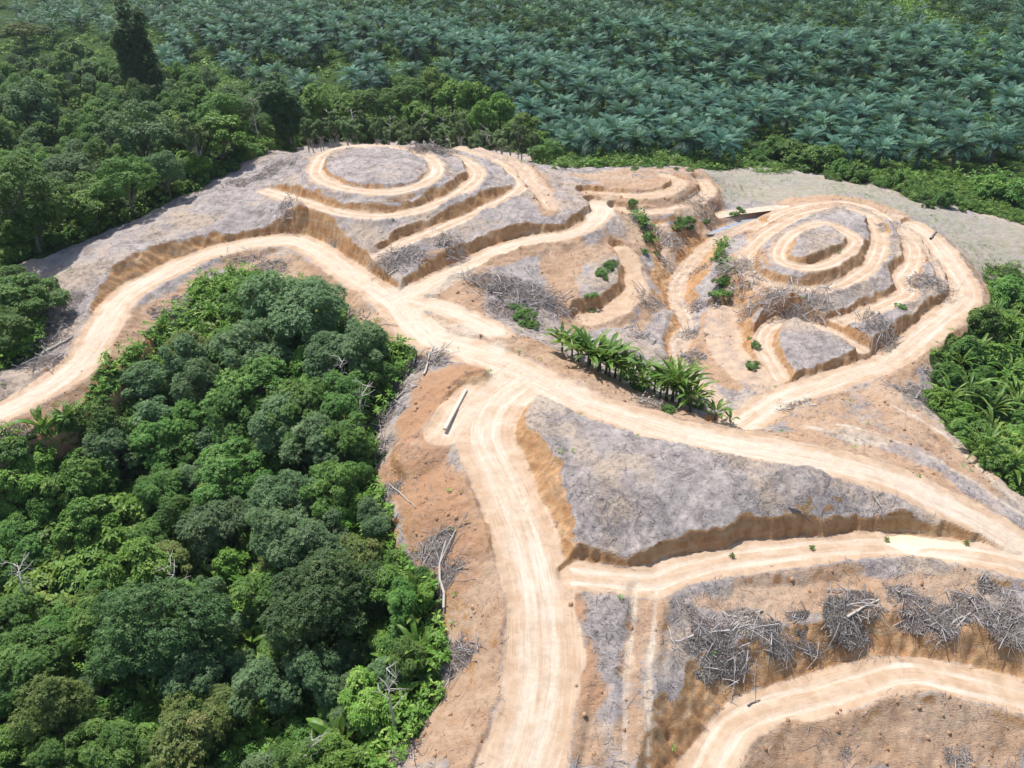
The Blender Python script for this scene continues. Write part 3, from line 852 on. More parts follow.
MF = {
    'grey': foliage('leaves_grey_green', (0.063, 0.137, 0.049), (0.189, 0.305, 0.128), (0.268, 0.366, 0.171)),
    'mid': foliage('leaves_mid_green', (0.049, 0.128, 0.022), (0.152, 0.299, 0.054), (0.244, 0.366, 0.085)),
    'bright': foliage('leaves_bright_green', (0.073, 0.177, 0.024), (0.213, 0.378, 0.055), (0.317, 0.439, 0.098)),
    'dark': foliage('leaves_dark_green', (0.032, 0.083, 0.021), (0.098, 0.183, 0.051), (0.159, 0.244, 0.073)),
    'olive': foliage('leaves_olive', (0.073, 0.122, 0.027), (0.189, 0.250, 0.061), (0.268, 0.244, 0.085)),
    'thin': foliage('leaves_thin_edge', (0.067, 0.122, 0.034), (0.183, 0.281, 0.091), (0.244, 0.317, 0.146)),
    'palm': foliage('palm_fronds', (0.007, 0.036, 0.027), (0.082, 0.215, 0.152), (0.15, 0.29, 0.19), gloss=0.52, trans=0.2, scale=0.12, spec=0.24),
    'banana': foliage('broad_leaf_blades', (0.055, 0.135, 0.018), (0.16, 0.30, 0.042), (0.26, 0.33, 0.08), gloss=0.45, trans=0.35),
    'litter': foliage('dry_leaves', (0.19, 0.155, 0.135), (0.37, 0.315, 0.275), (0.47, 0.40, 0.34), gloss=0.8, trans=0.05),
}
MB_ = woody('bark', (0.10, 0.085, 0.07), (0.30, 0.27, 0.23))
MB_PALE = woody('pale_bark', (0.34, 0.31, 0.27), (0.58, 0.55, 0.49))
MB_GREY = woody('dead_grey_wood', (0.22, 0.195, 0.19), (0.56, 0.52, 0.495), (1, 1, 1))
MB_DARK = woody('dark_dead_twigs', (0.13, 0.105, 0.10), (0.31, 0.265, 0.255), (1, 1, 1))
MB_STEM = woody('green_stem', (0.06, 0.075, 0.03), (0.16, 0.15, 0.07))


# ------------------------------------------------------------------ plant meshes (each built once, many share it)
def tree_meshes(name, seed, R, Rz, zc, lobes, tips, ln, wd, mat, per=7, bark=None, trunk_r=0.16, lobe_r=(0.24, 0.50), low=-0.4, spread=0.74, open_=0.0):
    rng = np.random.default_rng(seed)
    k = np.arange(lobes)
    ph = k * 2.39996 + rng.uniform(0, 6.28)
    zz = np.clip(1 - (k + 0.5) / lobes * (1 - low) + rng.normal(0, 0.1, lobes), low, 1)
    rr = np.sqrt(np.clip(1 - zz * zz, 0, 1))
    D = np.stack([rr * np.cos(ph), rr * np.sin(ph), zz], -1)
    LC = D * spread * rng.uniform(0.5, 1.42, (lobes, 1)) * np.array([R, R, Rz]) + np.array([0, 0, zc])
    LR = R * (lobe_r[0] + (lobe_r[1] - lobe_r[0]) * rng.random(lobes) ** 1.4)
    pick = rng.choice(lobes, tips * 3, p=LR ** 2 / (LR ** 2).sum())
    d = nrm(rand_dirs(tips * 3, rng) + 0.55 * D[pick] + np.array([0, 0, 0.15]))
    rad = rng.uniform(0.72, 1.08, tips * 3) ** 0.8
    deep = rng.random(tips * 3) < 0.12
    rad = np.where(deep, rad * 0.6, rad)
    # small knobbly sub-clumps on every lobe
    knob = 0.13 * np.sin(d[:, 0] * 9 + pick) * np.sin(d[:, 1] * 9 + 2 * pick) * np.sin(d[:, 2] * 9)
    rad = rad + 0.22 * (rng.random(tips * 3) ** 5)
    P = LC[pick] + d * (LR[pick] * (rad + knob))[:, None] * np.array([1, 1, 0.85])
    ok = np.ones(len(P), bool)
    for j in range(lobes):
        ins = (np.linalg.norm((P - LC[j]) / np.array([1, 1, 0.85]), axis=1) < 0.72 * LR[j]) & (pick != j)
        ok &= ~ins
    if open_ > 0:
        ok &= vnoise(P[:, 0] * 2 + 9, P[:, 1] * 2 + P[:, 2], 1.0, seed) > (-1 + open_)
    ok &= P[:, 2] > 0.15
    P, d = P[ok][:tips], d[ok][:tips]
    pk = pick[ok][:tips]
    ax = nrm(0.55 * d + np.array([0, 0, 0.75]) + 0.35 * rand_dirs(len(P), rng))
    tone = np.clip(rng.uniform(0, 1, lobes)[pk] * 0.5 + rng.uniform(0, 0.5, len(P)), 0, 1)
    V, Q, t = rosettes(P, ax, rng, per, ln, wd, tone=tone)
    crown = quads_mesh(name + '_crown', V, Q, mat, t)
    acc = Acc()
    bend = rng.normal(0, 0.12, 2) * R
    top = np.array([bend[0], bend[1], zc + 0.2 * Rz])
    ts = np.linspace(0, 1, 7)[:, None]
    P0 = np.array([0, 0, -0.5]) * (1 - ts) + top * ts + np.stack([0.12 * np.sin(ts[:, 0] * 5), 0.1 * np.sin(ts[:, 0] * 4 + 1), 0 * ts[:, 0]], -1)
    acc.add(*tube(P0, trunk_r * (1.25 - 0.85 * ts[:, 0])))
    for j in range(lobes):
        s = rng.uniform(0.35, 0.8)
        a = P0[int(s * 6)]
        b = LC[j]
        m = (a + b) / 2 + np.array([0, 0, -0.1 * R]) + rng.normal(0, 0.08 * R, 3)
        ts2 = np.linspace(0, 1, 5)[:, None]
        C = a * (1 - ts2) ** 2 + 2 * m * ts2 * (1 - ts2) + b * ts2 ** 2
        acc.add(*tube(C, trunk_r * 0.5 * (1.1 - 0.85 * ts2[:, 0]), 5))
        for _ in range(3):
            e = LC[j] + rand_dirs(1, rng)[0] * LR[j] * 0.85
            acc.add(*tube(np.array([C[3], (C[3] + e) / 2 + rng.normal(0, 0.05, 3), e]), [trunk_r * 0.2, trunk_r * 0.14, trunk_r * 0.06], 4))
    trunk = acc.mesh(name + '_trunk', bark or MB_, True)
    return dict(trunk=trunk, crown=crown, R=R, zc=zc, top=zc + Rz * 0.95)


TREES = {
    'round_grey': [tree_meshes('rounded_tree', 100 + i, 3.1, 2.6, 5.2, 17, 2300, 0.225, 0.11, MF['grey']) for i in range(3)],
    'round_mid': [tree_meshes('rounded_tree', 110 + i, 3.1, 2.7, 5.2, 14, 2100, 0.245, 0.12, MF['mid']) for i in range(3)],
    'dome_dark': [tree_meshes('dome_tree', 120 + i, 3.3, 2.7, 5.0, 22, 2600, 0.23, 0.115, MF['dark']) for i in range(2)],
    'loose_bright': [tree_meshes('loose_tree', 130 + i, 2.8, 2.2, 4.6, 11, 1000, 0.38, 0.18, MF['bright'], lobe_r=(0.3, 0.5), spread=0.72) for i in range(3)],
    'olive': [tree_meshes('olive_tree', 140 + i, 2.7, 2.2, 4.8, 12, 1200, 0.26, 0.12, MF['olive']) for i in range(2)],
    'slender': [tree_meshes('slender_tree', 150 + i, 1.8, 2.6, 6.6, 11, 850, 0.32, 0.14, MF['thin'], bark=MB_PALE, trunk_r=0.13, low=-0.8, spread=0.7, open_=0.35) for i in range(4)],
    'tall_dark': [tree_meshes('tall_tree', 160 + i, 2.5, 5.0, 8.5, 24, 3400, 0.30, 0.15, MF['dark'], low=-0.95, spread=0.72, lobe_r=(0.4, 0.6), trunk_r=0.26) for i in range(2)],
    'bush': [tree_meshes('bush', 170 + i, 1.6, 1.15, 0.95, 9, 620, 0.27, 0.14, MF['mid'], trunk_r=0.06, low=-0.5, lobe_r=(0.36, 0.56)) for i in range(3)],
    'weed': [tree_meshes('weed', 190 + i, 1.5, 0.8, 0.5, 9, 260, 0.38, 0.12, MF['mid'], per=6, trunk_r=0.03, low=-0.2, spread=0.85, lobe_r=(0.25, 0.5), open_=0.3) for i in range(4)],
    'bush_bright': [tree_meshes('bush', 180 + i, 1.6, 1.2, 1.0, 9, 520, 0.33, 0.17, MF['bright'], trunk_r=0.06, low=-0.5, lobe_r=(0.36, 0.56)) for i in range(3)],
}


def frond(L, rise, bend, npair, lw, ll, rng, simple=False):
    """one feather palm frond in the xz plane: curved rib with leaflets hanging either side"""
    t = np.linspace(0, 1, 9)
    ang = rise - bend * t ** 1.3
    st = np.stack([np.cos(ang), 0 * t, np.sin(ang)], -1) * (L / 8)
    C = np.vstack([[0, 0, 0], np.cumsum(st[:-1], 0)])
    Vs, Qs, n = [], [], 0
    if not simple:
        w = 0.05 * (1.1 - t)
        V = np.stack([C + np.array([0, 1, 0]) * w[:, None], C - np.array([0, 1, 0]) * w[:, None]], 1).reshape(-1, 3)
        i = np.arange(8) * 2
        Vs.append(V)
        Qs.append(np.stack([i, i + 1, i + 3, i + 2], -1))
        n += len(V)
    u = np.linspace(0.1, 0.99, npair)
    for sg in (-1, 1):
        uu = u + rng.normal(0, 0.006, npair)
        p = np.stack([np.interp(uu, t, C[:, k]) for k in range(3)], -1)
        a = np.interp(uu, t, ang)
        tan = np.stack([np.cos(a), 0 * a, np.sin(a)], -1)
        up = np.stack([-np.sin(a), 0 * a, np.cos(a)], -1)
        l = ll * np.sin(np.pi * np.clip(uu * 0.85 + 0.12, 0, 1)) ** 0.7 * rng.uniform(0.85, 1.1, npair)
        fold = rng.uniform(-0.2, 0.3, npair)[:, None]
        dr = nrm(np.array([0, sg, 0]) * 0.85 + tan * 0.55 + up * (0.15 + fold))
        tip = p + dr * l[:, None] + np.array([0, 0, -1]) * (l * 0.28)[:, None]
        m = p + dr * l[:, None] * 0.5
        s = nrm(np.cross(dr, up)) * lw
        V = np.stack([p, m + s, tip, m - s], 1).reshape(-1, 3)
        Vs.append(V)
        Qs.append(np.arange(npair * 4).reshape(-1, 4) + n)
        n += len(V)
    return np.vstack(Vs), np.vstack(Qs)


def rot_z(V, a):
    c, s = math.cos(a), math.sin(a)
    return np.stack([V[:, 0] * c - V[:, 1] * s, V[:, 0] * s + V[:, 1] * c, V[:, 2]], -1)


def palm_crown(seed, nf, npair, simple=False):
    rng = np.random.default_rng(seed)
    acc = Acc()
    for k in range(nf):
        f = (k + 0.5) / nf
        rise = 1.42 - 1.25 * f + rng.normal(0, 0.1)
        bend = 0.95 + 0.75 * f + rng.normal(0, 0.12)
        L = rng.uniform(4.5, 5.6) * (0.75 + 0.25 * min(1, f * 3))
        V, Q = frond(L, rise, bend, npair, (0.068 if not simple else 0.19), 1.0, rng, simple)
        V = rot_z(V, k * 2.39996 + rng.normal(0, 0.15))
        acc.add(V + np.array([0, 0, 3.2]), Q, np.clip(0.95 - 0.85 * f + rng.uniform(-0.2, 0.35), 0, 1))  # light painted into the tone: upper fronds pale as sunlit, lower ones dark as shaded
    return acc


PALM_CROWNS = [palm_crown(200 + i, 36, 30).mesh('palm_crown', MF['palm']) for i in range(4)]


def palm_trunk(seed):
    rng = np.random.default_rng(seed)
    z = np.linspace(-0.5, 3.3, 14)
    r = 0.34 + 0.07 * np.sin(z * 9) + rng.normal(0, 0.02, 14)
    V, Q = tube(np.stack([0.03 * np.sin(z), 0.03 * np.cos(z), z], -1), r, 9)
    acc = Acc().add(V, Q)
    for k in range(40):                                   # stubs of cut fronds
        a, h = k * 2.4, 0.1 + 3.0 * k / 40
        b = np.array([math.cos(a) * 0.3, math.sin(a) * 0.3, h])
        acc.add(*tube(np.array([b, b + np.array([math.cos(a) * 0.22, math.sin(a) * 0.22, 0.25])]), [0.09, 0.05], 4))
    return acc.mesh('palm_trunk', MB_, True)


PALM_TRUNK = palm_trunk(3)


def paddle(seed, L=2.6, W=0.30, bend=1.0):
    """one broad paddle leaf with a folded midrib, pointing along +x and up"""
    rng = np.random.default_rng(seed)
    t = np.linspace(0, 1, 13)
    ang = 0.0 - bend * t ** 1.6
    st = np.stack([np.cos(ang), 0 * t, np.sin(ang)], -1) * (L / 12)
    C = np.vstack([[0, 0, 0], np.cumsum(st[:-1], 0)])
    w = W * np.clip((t - 0.16) / 0.2, 0.07, 1) * np.clip((1.02 - t) / 0.3, 0.03, 1) ** 0.6
    w = w * (1 + 0.10 * rng.normal(size=13))
    up = np.stack([-np.sin(ang), 0 * t, np.cos(ang)], -1)
    V = np.stack([C + np.array([0, 1, 0]) * w[:, None] + up * w[:, None] * 0.45, C, C - np.array([0, 1, 0]) * w[:, None] + up * w[:, None] * 0.45], 1).reshape(-1, 3)
    i = np.arange(12) * 3
    Q = np.vstack([np.stack([i, i + 1, i + 4, i + 3], -1), np.stack([i + 1, i + 2, i + 5, i + 4], -1)])
    return quads_mesh('broad_leaf', V, Q, MF['banana'], rng.uniform(0.2, 0.9, len(Q)))


NARROW = [paddle(320 + i, 2.0 + 0.25 * i, 0.085 + 0.015 * i, 0.6 + 0.3 * i) for i in range(4)]
PADDLES = [paddle(300 + i, 2.2 + 0.2 * i, 0.19 + 0.03 * (i % 3), 0.5 + 0.35 * i) for i in range(4)]
_z = np.linspace(-0.3, 1.0, 6)
PSEUDOSTEM = Acc().add(*tube(np.stack([0 * _z, 0 * _z, _z], -1), 0.14 - 0.06 * (_z + 0.3), 7)).mesh('pseudostem', MB_STEM, True)

# ------------------------------------------------------------------ placing
ITEMS = []      # (object, look phrase, zone, group, world position of the crown)


def empty(name, loc, rz=0.0, s=1.0, tilt=(0, 0)):
    o = bpy.data.objects.new(name, None)
    o.location = loc
    o.rotation_euler = (tilt[0], tilt[1], rz)
    o.scale = (s, s, s) if np.isscalar(s) else s
    o.empty_display_size = 0.5
    COL.objects.link(o)
    return o


def child(name, me, parent, loc=(0, 0, 0), rot=(0, 0, 0), s=1.0):
    o = bpy.data.objects.new(name, me)
    o.parent = parent
    o.location, o.rotation_euler = loc, rot
    o.scale = (s, s, s) if np.isscalar(s) else s
    COL.objects.link(o)
    return o


TREE_INFO = {
    'round_grey': ('rounded_tree', 'rounded grey-green tree', 'tree'), 'round_mid': ('rounded_tree', 'rounded mid-green tree', 'tree'),
    'dome_dark': ('dome_tree', 'dark green domed tree', 'tree'), 'loose_bright': ('loose_tree', 'loose bright green tree', 'tree'),
    'olive': ('olive_tree', 'dull olive-green tree', 'tree'), 'slender': ('slender_tree', 'slender bare-trunked tree', 'tree'),
    'tall_dark': ('tall_tree', 'tall dark column-shaped tree', 'tree'), 'bush': ('bush', 'dense mid-green bush', 'bush'), 'weed': ('weed_clump', 'sprawling green weed clump', 'plant'), 'bush_bright': ('bush', 'bright green bush', 'bush'),
}


def put_tree(kind, x, y, s, zone, group, tall=1.0, sink=0.0):
    v = TREES[kind][RNG.integers(len(TREES[kind]))]
    z = ground(x, y) - sink
    nm, look, cat = TREE_INFO[kind]
    o = empty(nm, (x, y, z), RNG.uniform(0, 6.28), (s * RNG.uniform(0.76, 1.22), s * RNG.uniform(0.8, 1.2), s * tall * RNG.uniform(0.9, 1.12)), (RNG.normal(0, 0.05), RNG.normal(0, 0.05)))
    child('stem' if kind in ('bush', 'bush_bright', 'weed') else 'trunk', v['trunk'], o)
    child('crown', v['crown'], o)
    o['category'] = cat
    ITEMS.append((o, look, zone, group, (x, y, z + v['zc'] * s * tall)))
    return o


def tree_at(kind, px, py, rpx, zone, group, tall=1.0, tops=False):
    """a tree whose crown is seen centred on a photo point with a given seen radius"""
    v = TREES[kind][0]
    x, y, z = at_z(px, py, 6.0)
    s = 1.0
    for _ in range(12):
        dep = to_px(x, y, z)[2]
        s = rpx * dep / F / (v['R'] * 1.02)
        z = ground(x, y) + s * v['zc'] * tall
        x, y, z = 0.5 * np.array([x, y, z]) + 0.5 * at_z(px, py, z)
    if zone == 'back':
        for _ in range(40):
            if bilin(GX, GY, green, np.array([x - 0.5]), np.array([y - 1.5]))[0] > 0.9:
                break
            x, y = x - 0.15, y + 0.5
    return put_tree(kind, x, y, s, zone, group, tall)


def banana_at(px, py, s, zone, group, nl=8, up=0.0, look='broad-leaved banana-like plant', lift=0.0, narrow=False):
    x, y, _ = hit(px, py, lift)
    return banana(x, y, s, zone, group, nl, up, look, narrow)


def banana(x, y, s, zone, group, nl=8, up=0.0, look='broad-leaved banana-like plant', narrow=False):
    z = ground(x, y)
    o = empty('rosette_plant' if narrow else 'broad_leaved_plant', (x, y, z), RNG.uniform(0, 6.28), s)
    child('pseudostem', PSEUDOSTEM, o)
    for k in range(nl + 3):
        el = RNG.uniform(0.45, 1.35) * (1 - up) + RNG.uniform(1.05, 1.45) * up
        child('leaf', (NARROW if narrow else PADDLES)[RNG.integers(4)], o, (0, 0, RNG.uniform(0.5, 0.95)), (0, -el, k * 2.4 + RNG.normal(0, 0.3)), RNG.uniform(0.75, 1.15))
    o['category'] = 'plant'
    ITEMS.append((o, look, zone, group, (x, y, z + 1.5 * s)))
    return o


OUT_L = [(-150, 440), (0, 436), (22, 425), (48, 420), (85, 402), (120, 385), (140, 365), (148, 340), (175, 318), (205, 288), (232, 268), (262, 270), (300, 292), (345, 322), (385, 342), (392, 365),
         (378, 400), (366, 440), (376, 490), (392, 530), (402, 560), (440, 585), (450, 640), (446, 680), (405, 715), (392, 768), (380, 950), (-150, 950)]
OUT_L_NP = np.array(OUT_L, float)


def pt_in(P, x, y):
    return bool(in_poly(P, np.array([float(x)]), np.array([float(y)]))[0])


def fits(P, x, y, z, R):
    """the crown (centre and its seen edge) stays inside an outline of the photo"""
    u, v, d = to_px(x, y, z)
    r = R * F / d * 0.8
    return all(pt_in(P, u + r * a, v + r * b) for a, b in ((0, 0), (1, 0), (-1, 0), (0, 1), (0, -1), (.7, -.7), (-.7, -.7)))


PLACED = []


def clear_of(x, y, dmin):
    return all((x - a) ** 2 + (y - b) ** 2 > (dmin + c) ** 2 for a, b, c in PLACED)


# ---- near forest on the lower left
Z1, G1 = 'near', 'trees of the near forest left of the road'
near_list = [
    ('dome_dark', 150, 628, 58), ('dome_dark', 330, 596, 46), ('round_grey', 267, 682, 30), ('olive', 180, 748, 42), ('loose_bright', 366, 708, 26), ('round_grey', 286, 541, 36),
    ('round_mid', 404, 604, 22), ('olive', 50, 712, 36), ('round_mid', 28, 664, 32), ('round_mid', 118, 754, 34), ('round_mid', 92, 726, 22),
    ('round_grey', 270, 304, 30), ('round_grey', 306, 314, 32), ('loose_bright', 297, 336, 17), ('round_grey', 254, 358, 30), ('round_grey', 187, 367, 26), ('round_grey', 143, 382, 25),
    ('round_mid', 254, 388, 34), ('round_grey', 198, 386, 26), ('round_grey', 330, 358, 30), ('round_grey', 358, 350, 26), ('round_mid', 234, 415, 30), ('round_mid', 293, 418, 34), ('round_mid', 67, 440, 30),
    ('round_mid', 100, 430, 26), ('round_grey', 110, 452, 26), ('round_mid', 150, 444, 25), ('round_mid', 187, 428, 22), ('round_grey', 284, 432, 32), ('round_grey', 322, 446, 30),
    ('round_mid', 234, 474, 34), ('round_mid', 167, 492, 24), ('round_grey', 214, 524, 28), ('round_grey', 292, 510, 32), ('round_grey', 318, 538, 32), ('round_mid', 328, 492, 28),
    ('olive', 174, 554, 22), ('bush_bright', 83, 566, 32), ('bush_bright', 66, 534, 34), ('bush_bright', 118, 520, 30), ('bush_bright', 40, 600, 30), ('round_mid', 350, 440, 24), ('loose_bright', 100, 480, 26),
    ('loose_bright', 30, 480, 28), ('round_mid', 352, 400, 24), ('loose_bright', 312, 388, 22), ('round_mid', 20, 545, 26), ('olive', 360, 560, 22), ('round_mid', 10, 612, 26),
    ('round_mid', 374, 372, 17), ('bush', 300, 738, 22), ('loose_bright', 334, 752, 20), ('bush', 398, 560, 14), ('bush', 420, 580, 12), ('bush_bright', 388, 640, 16), ('bush', 425, 650, 14), ('bush', 430, 676, 12),
    ('round_mid', 22, 470, 24), ('loose_bright', 48, 505, 22), ('round_mid', 14, 512, 24), ('bush', 8, 452, 14), ('bush_bright', 30, 448, 13), ('round_grey', 62, 490, 22), ('bush', 50, 440, 11),
    ('loose_bright', 10, 745, 24), ('bush', 252, 290, 12), ('bush', 238, 283, 10),
]
for k, px, py, r in near_list:
    o = tree_at(k, px, py, r, Z1, G1)
    PLACED.append((o.location.x, o.location.y, 0.42 * r * to_px(*o.location)[2] / F))
tries = 0
while tries < 4500:
    tries += 1
    x, y = RNG.uniform(-52, 2), RNG.uniform(20, 92)
    R = RNG.uniform(0.8, 2.5)
    kind = RNG.choice(['round_mid', 'round_grey', 'loose_bright', 'olive', 'bush', 'bush_bright', 'weed'], p=[.25, .14, .26, .05, .1, .12, .08])
    v = TREES[kind][0]
    s = R / v['R'] * (0.75 if 'bush' in kind else 1)
    z = ground(x, y)
    uu, vv, _d = to_px(x, y, z + 2)
    if not clear_of(x, y, R * 0.62) or (145 < uu < 248 and 270 < vv < 352):
        continue
    for sh in (1.0, 0.75, 0.55, 0.4):
        if fits(OUT_L_NP, x, y, z + v['zc'] * s * sh, R * sh):
            put_tree(kind, x, y, s * sh, Z1, G1)
            PLACED.append((x, y, R * sh * 0.62))
            break
G2 = 'broad-leaved plants of the near forest'
for px, py, s, n in [(42, 428, 1.15, 8), (67, 420, 0.9, 7), (164, 330, 0.9, 7), (188, 345, 1.1, 9), (205, 342, 1.2, 9), (222, 338, 1.1, 9), (214, 318, 1.0, 8), (232, 300, 0.9, 8), (226, 355, 1.0, 8), (240, 322, 1.0, 8),
                     (33, 575, 1.2, 9), (247, 640, 1.25, 9), (256, 648, 1.2, 9), (374, 690, 1.15, 9), (417, 650, 1.15, 9), (152, 712, 1.2, 9), (217, 740, 1.15, 8), (334, 690, 1.2, 9), (402, 700, 0.9, 8), (434, 660, 0.8, 7),
                     (395, 665, 1.0, 8), (358, 672, 1.1, 9), (300, 720, 1.0, 8), (420, 620, 1.0, 8)]:
    banana_at(px, py, s * 0.85, Z1, G2, n, 0.2, lift=0.8 * s)

n_b = 0
for _ in range(900):
    u, v_ = RNG.uniform(0, 450), RNG.uniform(420, 768)
    x, y, z = hit(u, v_, 2.2)
    if n_b < 46 and fits(OUT_L_NP, x, y, z + 2.5, 1.2) and all((x - a) ** 2 + (y - b) ** 2 > (c / 0.62 * 0.55) ** 2 for a, b, c in PLACED):
        banana(x, y, RNG.uniform(0.75, 1.1), Z1, G2, int(RNG.integers(6, 10)), RNG.uniform(0, 0.5))
        PLACED.append((x, y, 1.0))
        n_b += 1

# bare snags standing in the forest
def snag_mesh(seed):
    rng = np.random.default_rng(seed)
    acc = Acc()
    t = np.linspace(0, 1, 8)
    P = np.stack([0.5 * np.sin(t * 2 + seed) * t, 0.4 * t * np.cos(seed), -0.5 + 8.5 * t], -1)
    acc.add(*tube(P, 0.13 * (1.15 - 0.9 * t), 7), 0.8)
    lim = Acc()
    for k in range(11):
        a = P[rng.integers(3, 8)]
        d = nrm(np.array([rng.normal(), rng.normal(), rng.uniform(0.2, 1.1)]))
        L = rng.uniform(0.7, 2.2)
        m = a + d * L * 0.5 + rng.normal(0, 0.12, 3)
        lim.add(*tube(np.array([a, m, a + d * L]), [0.05, 0.035, 0.015], 5), 0.8)
        for _ in range(2):
            e = m + nrm(d + 0.8 * rng.normal(size=3)) * L * 0.45
            lim.add(*tube(np.array([m, (m + e) / 2 + rng.normal(0, 0.04, 3), e]), [0.025, 0.018, 0.009], 4), 0.8)
    return acc.mesh('snag_trunk', MB_PALE, True), lim.mesh('snag_limbs', MB_PALE, True)


SNAGS = [snag_mesh(k) for k in range(3)]
G14 = 'bare dead trees standing in the forests'
for px, py, zone, s in [(185, 585, 'near', 0.8), (232, 548, 'near', 0.7), (330, 400, 'near', 0.8), (345, 372, 'near', 0.8), (20, 590, 'near', 0.9), (392, 700, 'near', 0.8), (300, 752, 'near', 0.7), (350, 415, 'near', 0.9),
                        (243, 158, 'back', 1.0), (252, 150, 'back', 0.9), (262, 148, 'back', 1.0), (322, 118, 'back', 1.0), (345, 120, 'back', 1.0), (420, 118, 'back', 1.1), (440, 120, 'back', 1.0), (486, 122, 'back', 1.0), (385, 118, 'back', 0.9), (95, 120, 'back', 0.9)]:
    x, y, z = hit(px, py, 5.0 * s) if zone == 'near' else at_z(px, 140 if px > 280 else 165, 8.0)
    y += 0 if zone == 'near' else (RNG.uniform(3, 7) if px > 280 else RNG.uniform(0.5, 2.5))
    a, b = SNAGS[RNG.integers(3)]
    o = empty('dead_tree', (x, y, ground(x, y)), RNG.uniform(0, 6.28), s, (RNG.normal(0, 0.12), RNG.normal(0, 0.12)))
    child('trunk', a, o)
    child('limbs', b, o)
    o['category'] = 'dead tree'
    ITEMS.append((o, 'bare pale dead tree', {'near': 'near', 'back': 'back'}[zone], G14, (x, y, z)))

# ---- forest behind, upper left
Z2, G3 = 'back', 'trees of the forest behind the left hill'
back_list = [('tall_dark', 134, 56, 15, 1.3), ('dome_dark', 143, 104, 15, 1.3), ('tall_dark', 289, 112, 19, 0.8), ('round_grey', 145, 140, 26, 1), ('round_grey', 30, 100, 26, 1.1), ('dome_dark', 28, 112, 18, 1.2),
             ('round_mid', 215, 150, 26, 1.1), ('round_grey', 235, 132, 24, 1.2), ('olive', 20, 30, 22, 0.5), ('round_mid', 20, 300, 26, 0.8), ('round_mid', 8, 330, 24, 0.7), ('round_mid', 36, 292, 16, 0.8), ('round_mid', 5, 285, 22, 0.8),
             ('round_mid', 120, 190, 24, 1), ('round_grey', 70, 172, 24, 1), ('round_mid', 30, 210, 26, 1), ('round_grey', 160, 180, 20, 1)]
for k, px, py, r, tl in back_list:
    o = tree_at(k, px, py, r, Z2, G3, tl)
    PLACED.append((o.location.x, o.location.y, 0.4 * r * to_px(*o.location)[2] / F))
EDGE_B = poly_world([(0, 268), (90, 238), (150, 208), (200, 186), (250, 160), (290, 142), (330, 139), (450, 136), (530, 152)])
tries = 0
BACK_W = np.array([(-140, 70), tuple(at_z(-20, 300, 6)[:2]), tuple(at_z(0, 268, 9)[:2]), tuple(at_z(90, 238, 11)[:2]), tuple(at_z(150, 208, 12)[:2]), tuple(at_z(200, 187, 12.5)[:2]), tuple(at_z(250, 160, 13)[:2]),
                   tuple(at_z(285, 143, 13.5)[:2]), (-22, 136), (-2, 133), (8, 139), (6, 152), (-30, 158), (-45, 170), (-75, 190), (-130, 215), (-190, 215)])
n_back = 0
while tries < 5000 and n_back < 215:
    tries += 1
    x, y = RNG.uniform(-150, 8), RNG.uniform(78, 215)
    if not pt_in(BACK_W, x, y):
        continue
    u, v_, d_ = to_px(x, y, ground(x, y) + 4)
    if u < -40:
        continue
    if bilin(GX, GY, green, np.array([x]), np.array([y]))[0] < 0.8:
        continue
    R = RNG.uniform(1.9, 3.4) * (0.9 if x > -40 else 1.0)
    if not clear_of(x, y, R * 0.68):
        continue
    kind = RNG.choice(['round_mid', 'round_grey', 'loose_bright', 'dome_dark', 'bush', 'slender'], p=[.36, .2, .18, .06, .1, .1])
    s = R / TREES[kind][0]['R'] * (0.8 if kind in ('bush', 'slender') else 1)
    put_tree(kind, x, y, s * (0.85 if kind != 'bush' else 1.1), Z2, G3, RNG.uniform(0.85, 1.15))
    PLACED.append((x, y, R * 0.68))
    n_back += 1
for i in range(len(EDGE_B) - 1):
    A_, B_ = EDGE_B[i], EDGE_B[i + 1]
    m = int(np.linalg.norm(B_ - A_) / 1.5)
    nv = nrm(np.array([-(B_ - A_)[1], (B_ - A_)[0]]))
    for k in range(m):
        if i >= 5 and RNG.random() < 0.65:
            continue
        p = A_ + (B_ - A_) * (k + RNG.random()) / m + nv * RNG.uniform(0.2, 2.8)
        put_tree(RNG.choice(['bush', 'bush_bright', 'loose_bright', 'round_mid'], p=[.4, .25, .2, .15]), p[0], p[1], RNG.uniform(0.75, 1.3) if k % 2 else RNG.uniform(0.5, 0.9), Z2, 'bushy edge trees of the forest behind the left hill', RNG.uniform(0.8, 1.2))
# edge rows of slender trees with bare trunks
G4 = 'slender edge trees behind the left hill'
for i in range(34):
    u = 300 + i * 7.0 + RNG.normal(0, 2.5)
    base = 141 + (u - 300) * 0.012 + (0.09 * (u - 470) if u > 470 else 0)
    x, y, z = at_z(u, base - 2, 9.0 if u < 470 else 7.0)
    y += RNG.uniform(1.5, 6)
    put_tree('slender', x, y, RNG.uniform(0.62, 0.9), Z2, G4, RNG.uniform(0.9, 1.15))
for px, py in [(246, 172), (238, 176), (253, 165), (262, 158), (228, 182), (270, 152), (280, 146), (215, 186), (205, 190)]:
    x, y, z = hit(px, py - 4)
    for _ in range(40):
        if bilin(GX, GY, green, np.array([x]), np.array([y - 0.8]))[0] > 0.9:
            break
        x, y = x - 0.15, y + 0.4
    put_tree('slender', x, y, RNG.uniform(0.75, 1.0), Z2, G4, 1.05)
for px, py, r in [(408, 92, 20), (430, 90, 20), (452, 98, 18), (476, 104, 16), (350, 108, 18), (372, 102, 18), (320, 112, 18), (500, 112, 15), (520, 124, 14), (538, 140, 12), (392, 112, 14)]:
    tree_at('loose_bright' if px % 3 else 'round_mid', px, py, r, Z2, G3)

